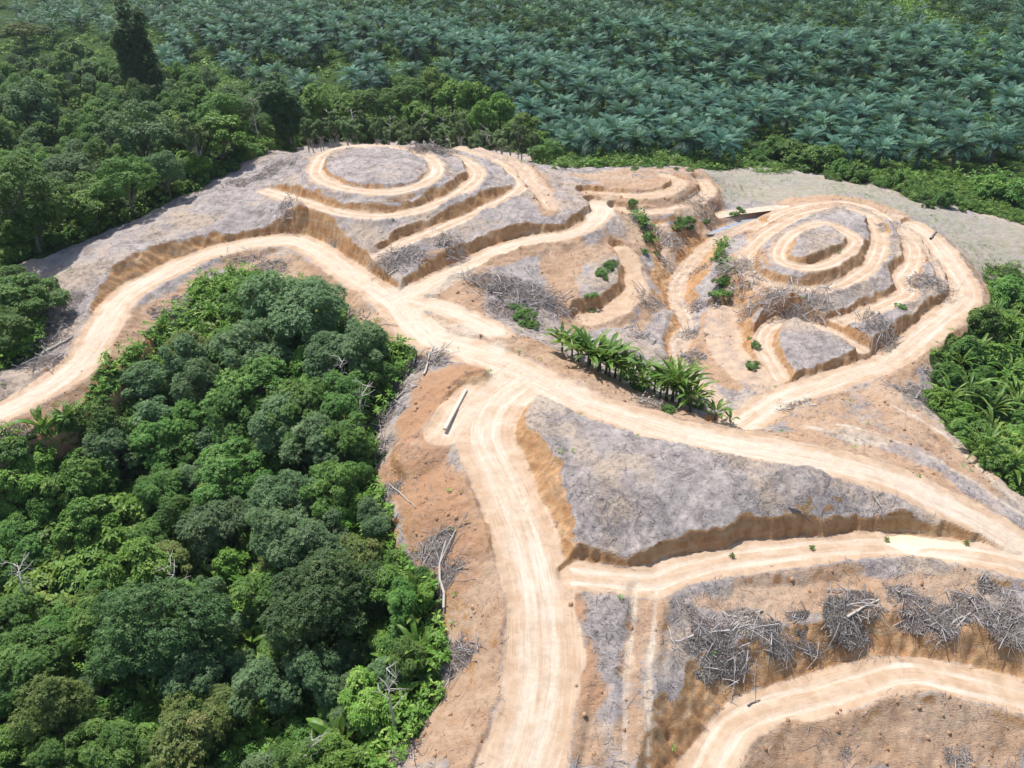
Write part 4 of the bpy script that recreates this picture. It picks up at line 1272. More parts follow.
# ---- bushes along the plantation edge
Z3, G5 = 'belt', 'bushes along the plantation edge'
for px, py, r in [(585, 148, 11), (568, 158, 10), (612, 160, 9), (628, 165, 7), (545, 160, 9), (560, 166, 7), (650, 166, 7), (668, 166, 7), (700, 166, 8), (736, 160, 9), (755, 158, 12), (780, 148, 19), (797, 158, 19), (816, 163, 17), (838, 172, 15),
                  (862, 176, 17), (888, 180, 18), (908, 190, 17), (925, 196, 13), (945, 202, 12), (993, 188, 24), (1014, 198, 22), (966, 206, 12), (685, 158, 8), (590, 164, 8)]:
    tree_at(('bush', 'weed', 'bush', 'bush', 'bush_bright')[(px * 7 + py) % 5], px + RNG.normal(0, 3), py - 1, r * RNG.uniform(0.55, 1.0) * (0.75 if px < 770 else 1.0), Z3, G5, 0.95)
    for _ in range(2):
        tree_at(('weed', 'bush')[px % 2], px + RNG.normal(0, 9), py + RNG.uniform(-2, 5), r * RNG.uniform(0.3, 0.55), Z3, G5, 0.9)

# ---- green slope at the right edge
Z4, G6 = 'right', 'bushes on the green slope at the right'
RIGHT = np.array([(1150, 262), (1024, 268), (1003, 272), (985, 300), (978, 318), (945, 352), (932, 392), (948, 425), (985, 462), (1010, 485), (1150, 540)], float)
for px, py, r in [(1005, 292, 20), (985, 322, 15), (1010, 330, 18), (965, 352, 16), (950, 375, 14), (985, 355, 16), (1012, 440, 18), (985, 438, 16), (960, 412, 14), (1005, 410, 18), (940, 398, 10), (1018, 466, 14), (1000, 465, 14), (975, 388, 14), (1020, 380, 18)]:
    o = tree_at('bush' if (px + py) % 2 else 'bush_bright', px, py, r, Z4, G6)
    PLACED.append((o.location.x, o.location.y, 0.9))
tries = 0
while tries < 900:
    tries += 1
    x, y = RNG.uniform(24, 80), RNG.uniform(40, 100)
    R = RNG.uniform(0.9, 1.9)
    if clear_of(x, y, R * 0.6) and fits(RIGHT, x, y, ground(x, y) + R * 0.6, R):
        put_tree(RNG.choice(['bush', 'bush_bright', 'weed'], p=[.6, .2, .2]), x, y, R / 1.7 * 0.95, Z4, G6)
        PLACED.append((x, y, R * 0.6))
G7 = 'rosette plants on the green slope at the right'
for px, py, s, n in [(969, 388, 1.35, 11), (993, 405, 1.4, 12), (1009, 372, 1.3, 11), (1012, 322, 1.2, 11), (996, 312, 1.0, 9), (993, 428, 1.3, 11), (1012, 462, 1.3, 11), (962, 360, 1.0, 9), (1000, 345, 1.1, 10), (978, 350, 1.2, 10), (985, 445, 1.2, 10), (1018, 400, 1.3, 11), (950, 395, 1.1, 10), (1016, 350, 1.2, 10)]:
    banana_at(px, py, s, Z4, G7, n + 6, 0.0, 'narrow-leaved rosette plant', 1.3 * s, True)

# ---- clumps in the middle, behind the main road
Z5, G8 = 'middle', 'broad-leaved plants behind the main road'
for px, py, s, n, up in [(562, 352, 1.0, 7, 0.6), (578, 362, 1.05, 8, 0.35), (590, 366, 0.9, 8, 0.3), (606, 374, 1.25, 10, 0.45), (600, 370, 1.0, 8, 0.2), (615, 378, 0.9, 8, 0.3), (630, 384, 0.8, 8, 0.2), (642, 390, 0.75, 8, 0.2),
                         (660, 398, 1.05, 10, 0.3), (672, 402, 1.2, 11, 0.35), (684, 405, 1.1, 10, 0.3), (676, 396, 1.1, 10, 0.3), (690, 412, 0.9, 8, 0.3), (715, 420, 0.75, 9, 0.3), (730, 424, 0.45, 7, 0.2), (654, 392, 0.8, 8, 0.3), (598, 372, 1.15, 11, 0.5), (609, 377, 1.1, 10, 0.5), (572, 357, 0.9, 8, 0.4), (620, 381, 0.9, 9, 0.4), (666, 400, 1.2, 11, 0.5), (679, 405, 1.2, 11, 0.5), (588, 367, 1.0, 9, 0.4), (690, 408, 1.0, 10, 0.4), (640, 388, 0.9, 9, 0.3)]:
    nar = RNG.random() < 0.5
    banana_at(px, py, s * (1.35 if nar else 1.1), Z5, 'narrow-leaved plants behind the main road' if nar else G8, n + (7 if nar else 0), max(up, 0.35), 'narrow-leaved rosette plant' if nar else 'broad-leaved banana-like plant', 0.0, nar)
G9 = 'low bushes on the bare slopes'
for px, py, r in [(523, 316, 11), (530, 324, 7), (516, 308, 7), (600, 273, 7), (608, 266, 6), (592, 300, 6), (684, 222, 9), (676, 226, 6), (632, 205, 6), (640, 220, 6), (648, 236, 6), (722, 294, 8), (722, 282, 6), (720, 255, 6), (724, 246, 5),
                  (640, 385, 11), (625, 375, 9), (668, 410, 9), (695, 404, 9), (707, 222, 5), (735, 214, 5), (742, 212, 4), (752, 365, 6), (756, 345, 5), (645, 252, 5), (900, 306, 4)]:
    o = tree_at('weed', px, py, r * 0.9, Z5, G9, 0.8)
    tree_at('weed', px + RNG.normal(0, r), py + RNG.normal(0, r * 0.6), r * 0.5, Z5, G9, 0.7)
    o.scale.x *= RNG.uniform(0.8, 1.5)

# ---- oil palms in staggered rows
G10 = 'oil palms of the plantation'
pts = []
for j in range(0, 56):
    for i in range(-44, 45):
        x = i * 7.9 + (3.95 if j % 2 else 0) + RNG.normal(0, 0.55)
        y = 147 + j * 7.0 + 0.06 * x + RNG.normal(0, 0.55)
        pts.append((x, y))
PALM_EDGE = [(-260, 40), (100, 40), (160, 70), (190, 84), (236, 100), (300, 104), (340, 100), (420, 92), (470, 100), (520, 118), (556, 156), (600, 163), (700, 166), (760, 157), (830, 165), (900, 181), (960, 201), (1024, 214), (1200, 245)]
ex, ey = np.array([p[0] for p in PALM_EDGE], float), np.array([p[1] for p in PALM_EDGE], float)
palms = []
for x, y in pts:
    z = ground(x, y)
    u, v, d = to_px(x, y, z + 1.0)
    if not (-60 < u < 1084 and v > -35):
        continue
    if v > np.interp(u, ex, ey):
        continue
    # grassy lanes and gaps left open in the plantation
    lane = abs((u - 1024) * 0.42 + (60 - v) * -0.9 + 40)
    if 885 < u < 1010 and abs(v - (8 + (u - 905) * 0.42)) < 10 and v < 62:
        continue
    if fbm(np.array([x]), np.array([y]), 26.0, 2, 501)[0] > 0.92:
        continue
    if u < 190 and v < 60 and RNG.random() < 0.35:
        continue
    if u < 345 and 60 < v < 104 and RNG.random() < 0.45:
        continue
    palms.append((d, x, y, z, u, v))
palms.sort()
for d, x, y, z, u, v in palms[:300]:
    s = RNG.uniform(0.8, 1.03)
    o = empty('oil_palm', (x, y, z), RNG.uniform(0, 6.28), s, (RNG.normal(0, 0.05), RNG.normal(0, 0.05)))
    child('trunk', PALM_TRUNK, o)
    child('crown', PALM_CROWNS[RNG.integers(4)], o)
    o['category'] = 'palm tree'
    ITEMS.append((o, 'mature oil palm with arching blue-green fronds', 'palm', G10, (x, y, z + 4)))
far = Acc()
cr = []
for i in range(4):
    a = palm_crown(260 + i, 26, 9, True)
    cr.append((np.vstack(a.V), np.vstack(a.Q), np.concatenate(a.A)))
for d, x, y, z, u, v in palms[300:]:
    V, Q, A = cr[RNG.integers(4)]
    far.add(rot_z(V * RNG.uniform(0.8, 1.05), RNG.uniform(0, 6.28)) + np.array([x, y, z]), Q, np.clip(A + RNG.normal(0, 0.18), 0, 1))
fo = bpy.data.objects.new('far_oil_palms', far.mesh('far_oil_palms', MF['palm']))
COL.objects.link(fo)
fo['kind'] = 'stuff'
fo['label'] = 'far rows of oil palms merging into one blue-green canopy'
print('palms', len(palms), 'items', len(ITEMS))

# ---- undergrowth and ground cover
def cover(name, label, mat, n, sampler, ln, wd, hmax, per=6, seed=1):
    rng = np.random.default_rng(seed)
    x, y = sampler(rng, n)
    z = grounds(x, y)
    P = np.stack([x, y, z + rng.uniform(0.05, 1, len(x)) ** 1.5 * hmax], -1)
    ax = nrm(np.array([0, 0, 1.0]) + 0.5 * rand_dirs(len(P), rng))
    V, Q, t = rosettes(P, ax, rng, per, ln, wd, (-0.2, 0.9))
    o = bpy.data.objects.new(name, quads_mesh(name, V, Q, mat, t))
    COL.objects.link(o)
    o['kind'] = 'stuff'
    o['label'] = label


def mask_sampler(mask, x0, x1, y0, y1, thr=0.5, frame=True):
    def f(rng, n):
        x, y = rng.uniform(x0, x1, n * 6), rng.uniform(y0, y1, n * 6)
        m = bilin(GX, GY, mask, x, y)
        u, v, d = to_px(x, y, grounds(x, y))
        k = (m > thr + rng.uniform(-0.3, 0.2, len(x)))
        if frame:
            k &= (u > -60) & (u < 1090) & (v < 840) & (v > -40)
        x, y = x[k][:n], y[k][:n]
        return x, y
    return f


cover('undergrowth', 'tangled green undergrowth on the near forest floor', MF['bright'], 15000, mask_sampler(green, -55, 5, 18, 95, 0.85), 0.46, 0.19, 1.7, 7, 71)
cover('creepers', 'low bright creepers and weeds along the right slope', MF['bright'], 7000, mask_sampler(green, 15, 85, 40, 150), 0.34, 0.17, 0.8, 7, 72)
cover('forest_floor_plants', 'dense low plants under the back forest', MF['mid'], 16000, mask_sampler(green, -140, 30, 95, 200), 0.75, 0.34, 1.6, 6, 73)
cover('plantation_weeds', 'green weeds and ferns covering the plantation floor', MF['mid'], 16000, mask_sampler(green, -150, 150, 140, 330), 1.0, 0.42, 0.9, 6, 74)


def weed_sampler(rng, n):
    x, y = rng.uniform(-55, 80, n * 12), rng.uniform(28, 150, n * 12)
    w = bilin(GX, GY, M_CLEAR * (1 - ROADW) * (0.25 * M_FAR + 0.9 * M_GRN + 0.05), x, y) * (vnoise(x, y, 3.5, 91) > 0.25)
    k = w > rng.random(len(x))
    return x[k][:n], y[k][:n]


cover('scattered_weeds', 'small green weeds sprouting on the bare slopes', MF['bright'], 1500, weed_sampler, 0.28, 0.12, 0.25, 6, 75)


def lane_sampler(rng, n):
    u, v = rng.uniform(885, 1024, n), 0
    v = 8 + (u - 905) * 0.42 + rng.normal(0, 5, n)
    z = 12.0
    d = np.stack([(u - 512) / F, CP + (384 - v) / F * SP, -SP + (384 - v) / F * CP], -1)
    t = (z - HC) / d[:, 2]
    k = (t > 0) & (t < 420)
    return (d[:, 0] * t)[k], (d[:, 1] * t)[k]


cover('grassy_lane', 'yellow-green grassy gap between the far palm rows', MF['bright'], 2500, lane_sampler, 1.5, 0.8, 1.2, 6, 76)
# ------------------------------------------------------------------ dead wood
def sticks(P0, P1, r0, r1, bend, rng):
    """bent four-sided sticks -> verts, quads"""
    n = len(P0)
    m = (P0 + P1) / 2 + rng.normal(size=(n, 3)) * bend[:, None]
    rings = []
    T = nrm(P1 - P0)
    A = nrm(np.cross(T, nrm(rng.normal(size=(n, 3)))))
    B = np.cross(T, A)
    for P, r in ((P0, r0), (m, 0.5 * (r0 + r1)), (P1, r1)):
        rings.append(np.stack([P + A * r[:, None], P + B * r[:, None], P - A * r[:, None], P - B * r[:, None]], 1))
    V = np.concatenate(rings, 1).reshape(-1, 3)
    b = np.arange(n)[:, None, None] * 12
    q = np.array([[k * 4 + j, k * 4 + (j + 1) % 4, k * 4 + 4 + (j + 1) % 4, k * 4 + 4 + j] for k in range(2) for j in range(4)])
    return V, (b + q[None]).reshape(-1, 4)


def stick_cloud(rng, n, R, H, lmin, lmax, rmin, rmax, xy=None, lift=0.0, tilt=0.45, main=None):
    if xy is None:
        a, q = rng.uniform(0, 6.28, n), R * np.sqrt(rng.random(n))
        x, y = q * np.cos(a), q * np.sin(a) * 0.8
        lump = 0.5 + 0.5 * np.sin(2 * a + R * 7) * np.cos(3 * a + H * 9)
        x, y = x * (0.7 + 0.6 * lump) * 1.15, y * (0.7 + 0.6 * lump)
        z = rng.random(n) * H * np.clip(1 - (q / R) ** 1.1, 0.03, 1) * (0.5 + 0.7 * lump) * 0.85 + lift
    else:
        x, y, z = xy
    az = rng.uniform(0, 6.28, n) if main is None else main + rng.normal(0, 0.6, n)
    el = rng.normal(0, tilt, n)
    L = lmin + (lmax - lmin) * rng.random(n) ** 2.2
    d = np.stack([np.cos(az) * np.cos(el), np.sin(az) * np.cos(el), np.sin(el)], -1) * L[:, None] / 2
    c = np.stack([x, y, z], -1)
    r = (rmin + (rmax - rmin) * rng.random(n) ** 2.5)
    V, Q = sticks(c - d, c + d, r, r * 0.5, L * 0.05, rng)
    return V, Q, np.repeat(rng.random(n), 8)


G11 = 'heaps of dead brushwood on the cleared slopes'
PILES = [  # photo x, y, radius m, height m, sticks, zone, leafy
    (516, 290, 3.2, 1.5, 420, 'middle'), (543, 302, 2.6, 1.3, 300, 'middle'), (497, 282, 2.6, 1.1, 280, 'middle'), (510, 308, 2.2, 1.0, 200, 'middle'),
    (712, 640, 1.5, 0.7, 230, 'front'), (728, 655, 1.4, 0.8, 200, 'front'), (744, 622, 1.3, 0.6, 160, 'front'), (778, 640, 1.2, 0.8, 170, 'front'), (702, 660, 1.3, 0.6, 150, 'front'), (690, 612, 1.0, 0.5, 80, 'front'),
    (806, 632, 1.4, 0.7, 190, 'front'), (845, 622, 1.7, 1.0, 300, 'front'), (862, 604, 1.4, 0.8, 200, 'front'), (908, 600, 1.5, 0.8, 230, 'front'), (918, 614, 1.3, 0.7, 180, 'front'),
    (945, 622, 1.1, 0.6, 130, 'front'), (972, 606, 1.5, 0.8, 230, 'front'), (990, 588, 1.2, 0.7, 160, 'front'), (1008, 628, 1.6, 0.7, 230, 'front'), (1020, 610, 1.2, 0.5, 120, 'front'),
    (958, 760, 1.0, 0.5, 110, 'front'), (842, 752, 0.7, 0.4, 60, 'front'),
    (246, 262, 2.2, 0.9, 200, 'left'), (270, 268, 2.0, 0.8, 170, 'left'), (166, 314, 2.0, 0.9, 170, 'left'), (180, 304, 1.6, 0.7, 130, 'left'), (300, 290, 2.2, 0.8, 180, 'left'), (345, 322, 2.0, 0.8, 160, 'left'),
    (44, 344, 2.6, 1.1, 230, 'left'), (42, 362, 2.0, 1.0, 160, 'left'), (58, 322, 2.2, 0.9, 160, 'left'), (66, 300, 2.2, 0.8, 130, 'left'), (10, 438, 1.6, 0.7, 110, 'left'),
    (402, 372, 2.3, 0.8, 260, 'road'), (384, 396, 2.0, 0.8, 230, 'road'), (375, 425, 1.9, 0.8, 220, 'road'), (370, 455, 1.7, 0.7, 190, 'road'), (386, 495, 1.4, 0.6, 130, 'road'), (442, 545, 1.5, 0.9, 220, 'road'), (424, 556, 1.4, 0.7, 180, 'road'), (448, 576, 1.2, 0.6, 120, 'road'),
    (462, 652, 1.3, 0.7, 190, 'road'), (446, 672, 1.1, 0.6, 120, 'road'), (404, 752, 1.1, 0.5, 120, 'road'), (430, 362, 1.6, 0.5, 130, 'road'),
    (436, 149, 2.6, 1.5, 190, 'hill'), (422, 150, 2.2, 1.1, 140, 'hill'), (262, 178, 2.6, 1.0, 190, 'hill'), (240, 184, 2.2, 0.9, 150, 'hill'), (280, 166, 2.4, 0.9, 160, 'hill'), (395, 262, 2.2, 0.9, 190, 'hill'), (412, 255, 1.8, 0.7, 130, 'hill'), (450, 246, 1.8, 0.7, 120, 'hill'),
    (335, 242, 1.8, 0.7, 110, 'hill'), (285, 210, 1.8, 0.6, 100, 'hill'),
    (735, 266, 1.9, 0.7, 130, 'mound'), (742, 292, 1.9, 0.7, 130, 'mound'), (764, 302, 2.0, 0.7, 140, 'mound'), (790, 306, 2.0, 0.7, 140, 'mound'), (812, 308, 1.8, 0.6, 110, 'mound'), (884, 228, 1.8, 0.6, 110, 'mound'), (928, 284, 2.0, 0.8, 150, 'mound'),
    (880, 330, 1.8, 0.7, 130, 'mound'), (700, 208, 2.2, 0.6, 110, 'mound'), (668, 240, 1.8, 0.7, 110, 'mound'), (655, 306, 1.8, 0.7, 100, 'middle'), (640, 338, 1.8, 0.7, 110, 'middle'), (694, 358, 1.3, 0.6, 80, 'middle'), (910, 392, 1.6, 0.6, 110, 'mound'), (940, 382, 1.5, 0.6, 90, 'mound'),
    (664, 262, 1.6, 0.6, 90, 'middle'), (690, 335, 1.4, 0.5, 80, 'middle'), (628, 356, 1.6, 0.6, 100, 'middle'), (712, 262, 1.6, 0.6, 90, 'mound'), (645, 225, 1.6, 0.6, 90, 'middle'), (705, 305, 1.5, 0.6, 90, 'mound'),
    (655, 404, 1.5, 0.5, 100, 'middle'), (800, 404, 1.6, 0.5, 110, 'mound'),
]
for i, (px, py, R, H, n, zone) in enumerate(PILES):
    rng = np.random.default_rng(900 + i)
    if zone in ('mound', 'middle'):
        R, n = R * 1.2, int(n * 1.5)
    fs = 1.0 if py > 480 else 1.7
    H *= 0.65 if py > 480 else 1.0
    x, y, z = hit(px, py)
    gy_ = (ground(x, y + 1) - ground(x, y - 1)) / 2
    gx_ = (ground(x + 1, y) - ground(x - 1, y)) / 2
    o = empty('brush_pile', (x, y, z))
    mang = rng.uniform(0, 3.14)

    def drape(V):
        V = V.copy()
        V[:, 2] += np.clip(gx_, -.8, .8) * V[:, 0] + np.clip(gy_, -.8, .8) * V[:, 1]
        return V
    V, Q, t = stick_cloud(rng, int(n * 0.42), R * 1.2, H, 0.3, 2.6, 0.008 * fs, 0.036 * fs, tilt=0.32)
    Vb, Qb, tb = stick_cloud(rng, max(3, int(n * 0.07)), R * 1.1, H * 1.1, 1.2, 3.2, 0.035 * fs ** 0.5, 0.075 * fs ** 0.5, tilt=0.3)
    V, Q, t = np.vstack([V, Vb]), np.vstack([Q, Qb + len(V)]), np.r_[t, 0.7 + 0.3 * tb]
    V2, Q2, t2 = stick_cloud(rng, int(n * 0.35), R * 1.15, H * 0.8, 0.25, 1.2, 0.008 * fs, 0.026 * fs, tilt=0.5)
    child('branches', quads_mesh('branches', drape(np.vstack([V, V2])), np.vstack([Q, Q2 + len(V)]), [MB_GREY, MB_DARK], np.r_[t, t2], mi=np.r_[np.zeros(len(Q)), np.ones(len(Q2))]), o)
    m = int(n * (5 if fs == 1.0 else 1.8))
    a, q = rng.uniform(0, 6.28, m), R * np.sqrt(rng.random(m))
    P = np.stack([q * np.cos(a), q * np.sin(a) * 0.8, rng.random(m) * H * 0.5 * np.clip(1 - (q / R) ** 1.1, 0.05, 1)], -1)
    V, Q, t = rosettes(P, nrm(np.array([0, 0, 1.]) + 0.7 * rand_dirs(m, rng)), rng, 4, 0.24, 0.06, (-0.3, 0.9))
    child('dry_leaves', quads_mesh('dry_leaves', drape(V), Q, MF['litter'], t), o)
    o['category'] = 'brush pile'
    ITEMS.append((o, {'front': 'grey brush heap on the front slope', 'left': 'grey brush heap beside the left road', 'road': 'grey brush heap along the near forest edge', 'hill': 'grey brush heap on the left hill', 'mound': 'grey brush heap on the right hill', 'middle': 'grey brush heap in the middle hollow'}[zone], 'pile_' + zone, G11, (x, y, z + H * 0.5)))

# ---- litter of sticks over the grey ground
def litter(name, label, mat, n, rmin, rmax, lmin, lmax, seed, leaves=False):
    rng = np.random.default_rng(seed)
    N = n * 14
    x, y = rng.uniform(-56, 72, N), rng.uniform(24, 140, N)
    gm = bilin(GX, GY, M_CLEAR * (1 - ROADW) * (1 - 0.85 * np.clip(soil, 0, 1)) * (1 - BANK) * (1 - 0.8 * M_FAR), x, y)
    cl = sstep(-0.3, 0.6, fbm(x, y, 3.0, 2, 33))
    k = rng.random(N) < gm * (0.25 + 0.75 * cl) * np.clip(60.0 / np.maximum(y, 25), 0.3, 2.4) * 0.8
    x, y = x[k][:n], y[k][:n]
    z = grounds(x, y) + rng.uniform(0.02, 0.16, len(x))
    gx_ = (grounds(x + 0.6, y) - grounds(x - 0.6, y)) / 1.2
    gy_ = (grounds(x, y + 0.6) - grounds(x, y - 0.6)) / 1.2
    n = len(x)
    az = rng.uniform(0, 6.28, n)
    L = lmin + (lmax - lmin) * rng.random(n) ** 3
    sl = np.clip(gx_ * np.cos(az) + gy_ * np.sin(az), -0.8, 0.8) + rng.normal(0, 0.12, n)
    d = nrm(np.stack([np.cos(az), np.sin(az), sl], -1)) * L[:, None] / 2
    c = np.stack([x, y, z], -1)
    r = rmin + (rmax - rmin) * rng.random(n) ** 2.5
    V, Q = sticks(c - d, c + d, r, r * 0.6, L * 0.06, rng)
    o = bpy.data.objects.new(name, quads_mesh(name, V, Q, mat, np.repeat(rng.random(n), 8)))
    COL.objects.link(o)
    o['kind'] = 'stuff'
    o['label'] = label


litter('pale_stick_litter', 'bleached sticks and bark scattered over the grey cleared slopes', MB_GREY, 30000, 0.006, 0.022, 0.2, 1.6, 31)
litter('dark_twig_litter', 'dark dead twigs scattered over the grey cleared slopes', MB_DARK, 14000, 0.007, 0.024, 0.15, 0.8, 32)

# ---- fallen logs, one by one
G12 = 'fallen logs and bare stems lying on the cleared slopes'
LOGS = [  # two photo points, radius m, pale?
    ((424, 376), (434, 347), 0.10, 1, 'pale fallen log pointing down to the rim of the orange mound'), ((388, 407), (405, 392), 0.10, 1, 'short pale log at the forest edge below the orange mound'),
    ((391, 486), (416, 509), 0.05, 1, 'thin bleached pole lying across the orange slope'), ((846, 620), (880, 601), 0.09, 1, 'long pale log resting on the biggest brush heap'),
    ((902, 611), (942, 637), 0.07, 0, 'dark slanting stem on the brush slope'), ((729, 628), (763, 612), 0.08, 1, 'pale log on the brush slope near the twin wheel tracks'),
    ((949, 627), (970, 615), 0.07, 1, 'short pale log on the brush slope near the right end'), ((704, 633), (716, 615), 0.06, 1, 'thin pale log beside the wheel tracks'),
    ((789, 509), (807, 525), 0.10, 0, 'dark log lying on the grey slope above the front terrace'), ((872, 494), (881, 508), 0.06, 1, 'small pale stick on the grey slope beside the main road'),
    ((43, 355), (73, 338), 0.14, 1, 'pale log in the brush at the far left road bend'), ((200, 184), (226, 172), 0.14, 1, 'pale log at the foot of the back forest'),
    ((668, 628), (674, 646), 0.05, 1, 'thin white stick right of the wheel tracks'), ((748, 706), (760, 700), 0.05, 0, 'small dark stick on the lowest terrace'),
    ((930, 240), (936, 232), 0.14, 0, 'stump-like dark log on the far rim of the right hill'), ((640, 404), (660, 394), 0.09, 1, 'pale log lying under the broad-leaved plants behind the road'),
    ((482, 288), (512, 280), 0.08, 1, 'pale branch across the brush by the upper road'), ((362, 330), (398, 327), 0.06, 1, 'thin stem near the crossroads slope'),
    ((525, 268), (534, 280), 0.06, 1, 'short bleached stem above the middle brush heap'), ((370, 398), (358, 440), 0.06, 1, 'long pale stem inside the forest edge'),
]
for i, (a, b, r, pale, lab) in enumerate(LOGS):
    rng = np.random.default_rng(700 + i)
    A, B = hit(*a), hit(*b)
    if np.linalg.norm(A - B) > 9:
        B = A + (B - A) * 9 / np.linalg.norm(A - B)
    t = np.linspace(0, 1, 8)[:, None]
    P = A * (1 - t) + B * t
    P[:, 2] = np.maximum(P[:, 2], grounds(P[:, 0], P[:, 1])) + r * 0.8 + 0.06
    c0 = P.mean(0)
    P = P + rng.normal(0, 0.03, P.shape) - c0
    acc = Acc().add(*tube(P, r * (1.1 - 0.45 * t[:, 0]), 7), 0.8)
    me = acc.mesh('fallen_log', MB_PALE if pale else MB_DARK, True)
    o = bpy.data.objects.new('fallen_log', me)
    o.location = c0
    COL.objects.link(o)
    # a snapped side branch
    s = P[5] - P[4]
    side = nrm(np.cross(s, [0, 0, 1.0])) * rng.choice([-1, 1]) + np.array([0, 0, 0.35])
    L = np.linalg.norm(P[-1] - P[0])
    acc = Acc().add(*tube(np.array([P[4], P[4] + side * 0.09 * L + s * 0.5, P[4] + side * 0.16 * L + s]), [r * 0.45, r * 0.35, r * 0.2], 5), 0.8)
    child('side_branch', acc.mesh('side_branch', MB_PALE if pale else MB_DARK, True), o)
    o['category'] = 'log'
    o['label'] = lab
    o['group'] = G12

# ---- the white forked stem at the forest edge
A, Bq, C1, C2 = hit(444, 612), hit(440, 568), hit(446, 545), hit(456, 533)
def seg(pts, r):
    P = np.array(pts)
    P[:, 2] = np.maximum(P[:, 2], grounds(P[:, 0], P[:, 1])) + 0.35
    return P, r
acc = Acc()
P, r = seg([A, A * 0.66 + Bq * 0.34 + [0.12, 0, 0], A * 0.33 + Bq * 0.67 + [-.1, 0, 0], Bq, Bq * 0.4 + C1 * 0.6, C1], [0.11, 0.105, 0.095, 0.085, 0.06, 0.04])
acc.add(*tube(P, r, 8), 0.9)
st = bpy.data.objects.new('forked_stem', acc.mesh('forked_stem', MB_PALE, True))
COL.objects.link(st)
P2, r2 = seg([Bq, Bq * 0.5 + C2 * 0.5, C2], [0.07, 0.05, 0.03])
child('fork', Acc().add(*tube(P2, r2, 7), 0.9).mesh('fork', MB_PALE, True), st)
st['category'] = 'log'
st['label'] = 'white forked dead stem lying at the forest edge beside the orange slope'

# ---- squared timber beam on the road
A, B = hit(445, 433), hit(466, 391)
mid = (A + B) / 2
L = np.linalg.norm(B - A)
import bmesh
bm = bmesh.new()
bmesh.ops.create_cube(bm, size=1.0)
for v in bm.verts:
    v.co.x *= L
    v.co.y *= 0.27
    v.co.z *= 0.26
bmesh.ops.bevel(bm, geom=list(bm.edges), offset=0.025, segments=2, affect='EDGES')
for v in bm.verts:
    v.co.y *= 1.0 - 0.08 * (v.co.x / L)
    v.co.z += 0.02 * math.sin(v.co.x * 2)
me = bpy.data.meshes.new('timber_beam')
bm.to_mesh(me)
bm.free()
me.materials.append(woody('sawn_pale_timber', (0.52, 0.46, 0.37), (0.74, 0.68, 0.58), (0.4, 6, 6)))
o = bpy.data.objects.new('timber_beam', me)
o.location = (mid[0], mid[1], ground(mid[0], mid[1]) + 0.15)
o.rotation_euler = (0, 0, math.atan2(B[1] - A[1], B[0] - A[0]))
COL.objects.link(o)
o['category'] = 'timber'
o['label'] = 'squared pale timber beam lying on the dirt pad by the road junction'

# ---- small seedlings on the terraces
G13 = 'young seedlings on the front terrace'
rng = np.random.default_rng(42)
P = np.stack([rng.normal(0, 0.06, 7), rng.normal(0, 0.06, 7), rng.uniform(0.12, 0.3, 7)], -1)
V, Q, t = rosettes(P, nrm(np.array([0, 0, 1.]) + 0.3 * rand_dirs(7, rng)), rng, 7, 0.5, 0.09, (0.3, 1.2), 0.3)
SEED = quads_mesh('seedling_leaves', V, Q, MF['banana'], t)
SSTEM = Acc().add(*tube(np.array([[0, 0, -.1], [0, 0, .1], [0, 0, .3]]), [.05, .04, .02], 5)).mesh('seedling_stem', MB_STEM)
for (px, py), lab in zip([(732, 557), (812, 549), (886, 541), (966, 544)],
                         ['small yellowish seedling on the front terrace, nearest the wheel tracks', 'small yellowish seedling midway along the front terrace', 'small yellowish seedling at the start of the sandy puddle', 'small yellowish seedling at the main-road end of the terrace']):
    x, y, z = hit(px, py)
    o = empty('seedling', (x, y, z), rng.uniform(0, 6), 0.62)
    child('stem', SSTEM, o)
    child('leaves', SEED, o)
    o['category'], o['label'], o['group'] = 'seedling', lab, G13

# ---- clods and stones on the soil
rng = np.random.default_rng(66)
N = 90000
x, y = rng.uniform(-50, 60, N), rng.uniform(25, 120, N)
w_ = bilin(GX, GY, M_CLEAR * np.clip(soil - 0.3, 0, 1) * 1.5 * (1 - 0.95 * ROADW), x, y) * np.clip(50 / y, 0.3, 1.6) * 0.2 * (0.3 + 1.4 * sstep(0, 0.6, fbm(x, y, 2.5, 2, 8)))
k = rng.random(N) < w_
x, y = x[k], y[k]
n = len(x)
r = 0.03 + 0.15 * rng.random(n) ** 6
base = np.array([[-1, -1, -.6], [1, -1, -.6], [1, 1, -.6], [-1, 1, -.6], [-.7, -.7, .7], [.7, -.7, .7], [.7, .7, .7], [-.7, .7, .7]])
V = base[None] * r[:, None, None] * rng.uniform(0.6, 1.2, (n, 8, 3))
a = rng.uniform(0, 6.28, n)
ca, sa = np.cos(a)[:, None], np.sin(a)[:, None]
V = np.stack([V[..., 0] * ca - V[..., 1] * sa, V[..., 0] * sa + V[..., 1] * ca, V[..., 2]], -1) + np.stack([x, y, grounds(x, y) + r * 0.4], -1)[:, None]
q = np.array([[4, 5, 6, 7], [0, 1, 5, 4], [1, 2, 6, 5], [2, 3, 7, 6], [3, 0, 4, 7]])
Q = (np.arange(n)[:, None, None] * 8 + q[None]).reshape(-1, 4)
MCLOD = woody('soil_clods', (0.26, 0.14, 0.075), (0.52, 0.36, 0.23), (1, 1, 1))
o = bpy.data.objects.new('soil_clods', quads_mesh('soil_clods', V.reshape(-1, 3), Q, MCLOD, np.repeat(rng.random(n), 5)))
COL.objects.link(o)
o['kind'] = 'stuff'
o['label'] = 'orange clods and stones strewn over the freshly cut soil'
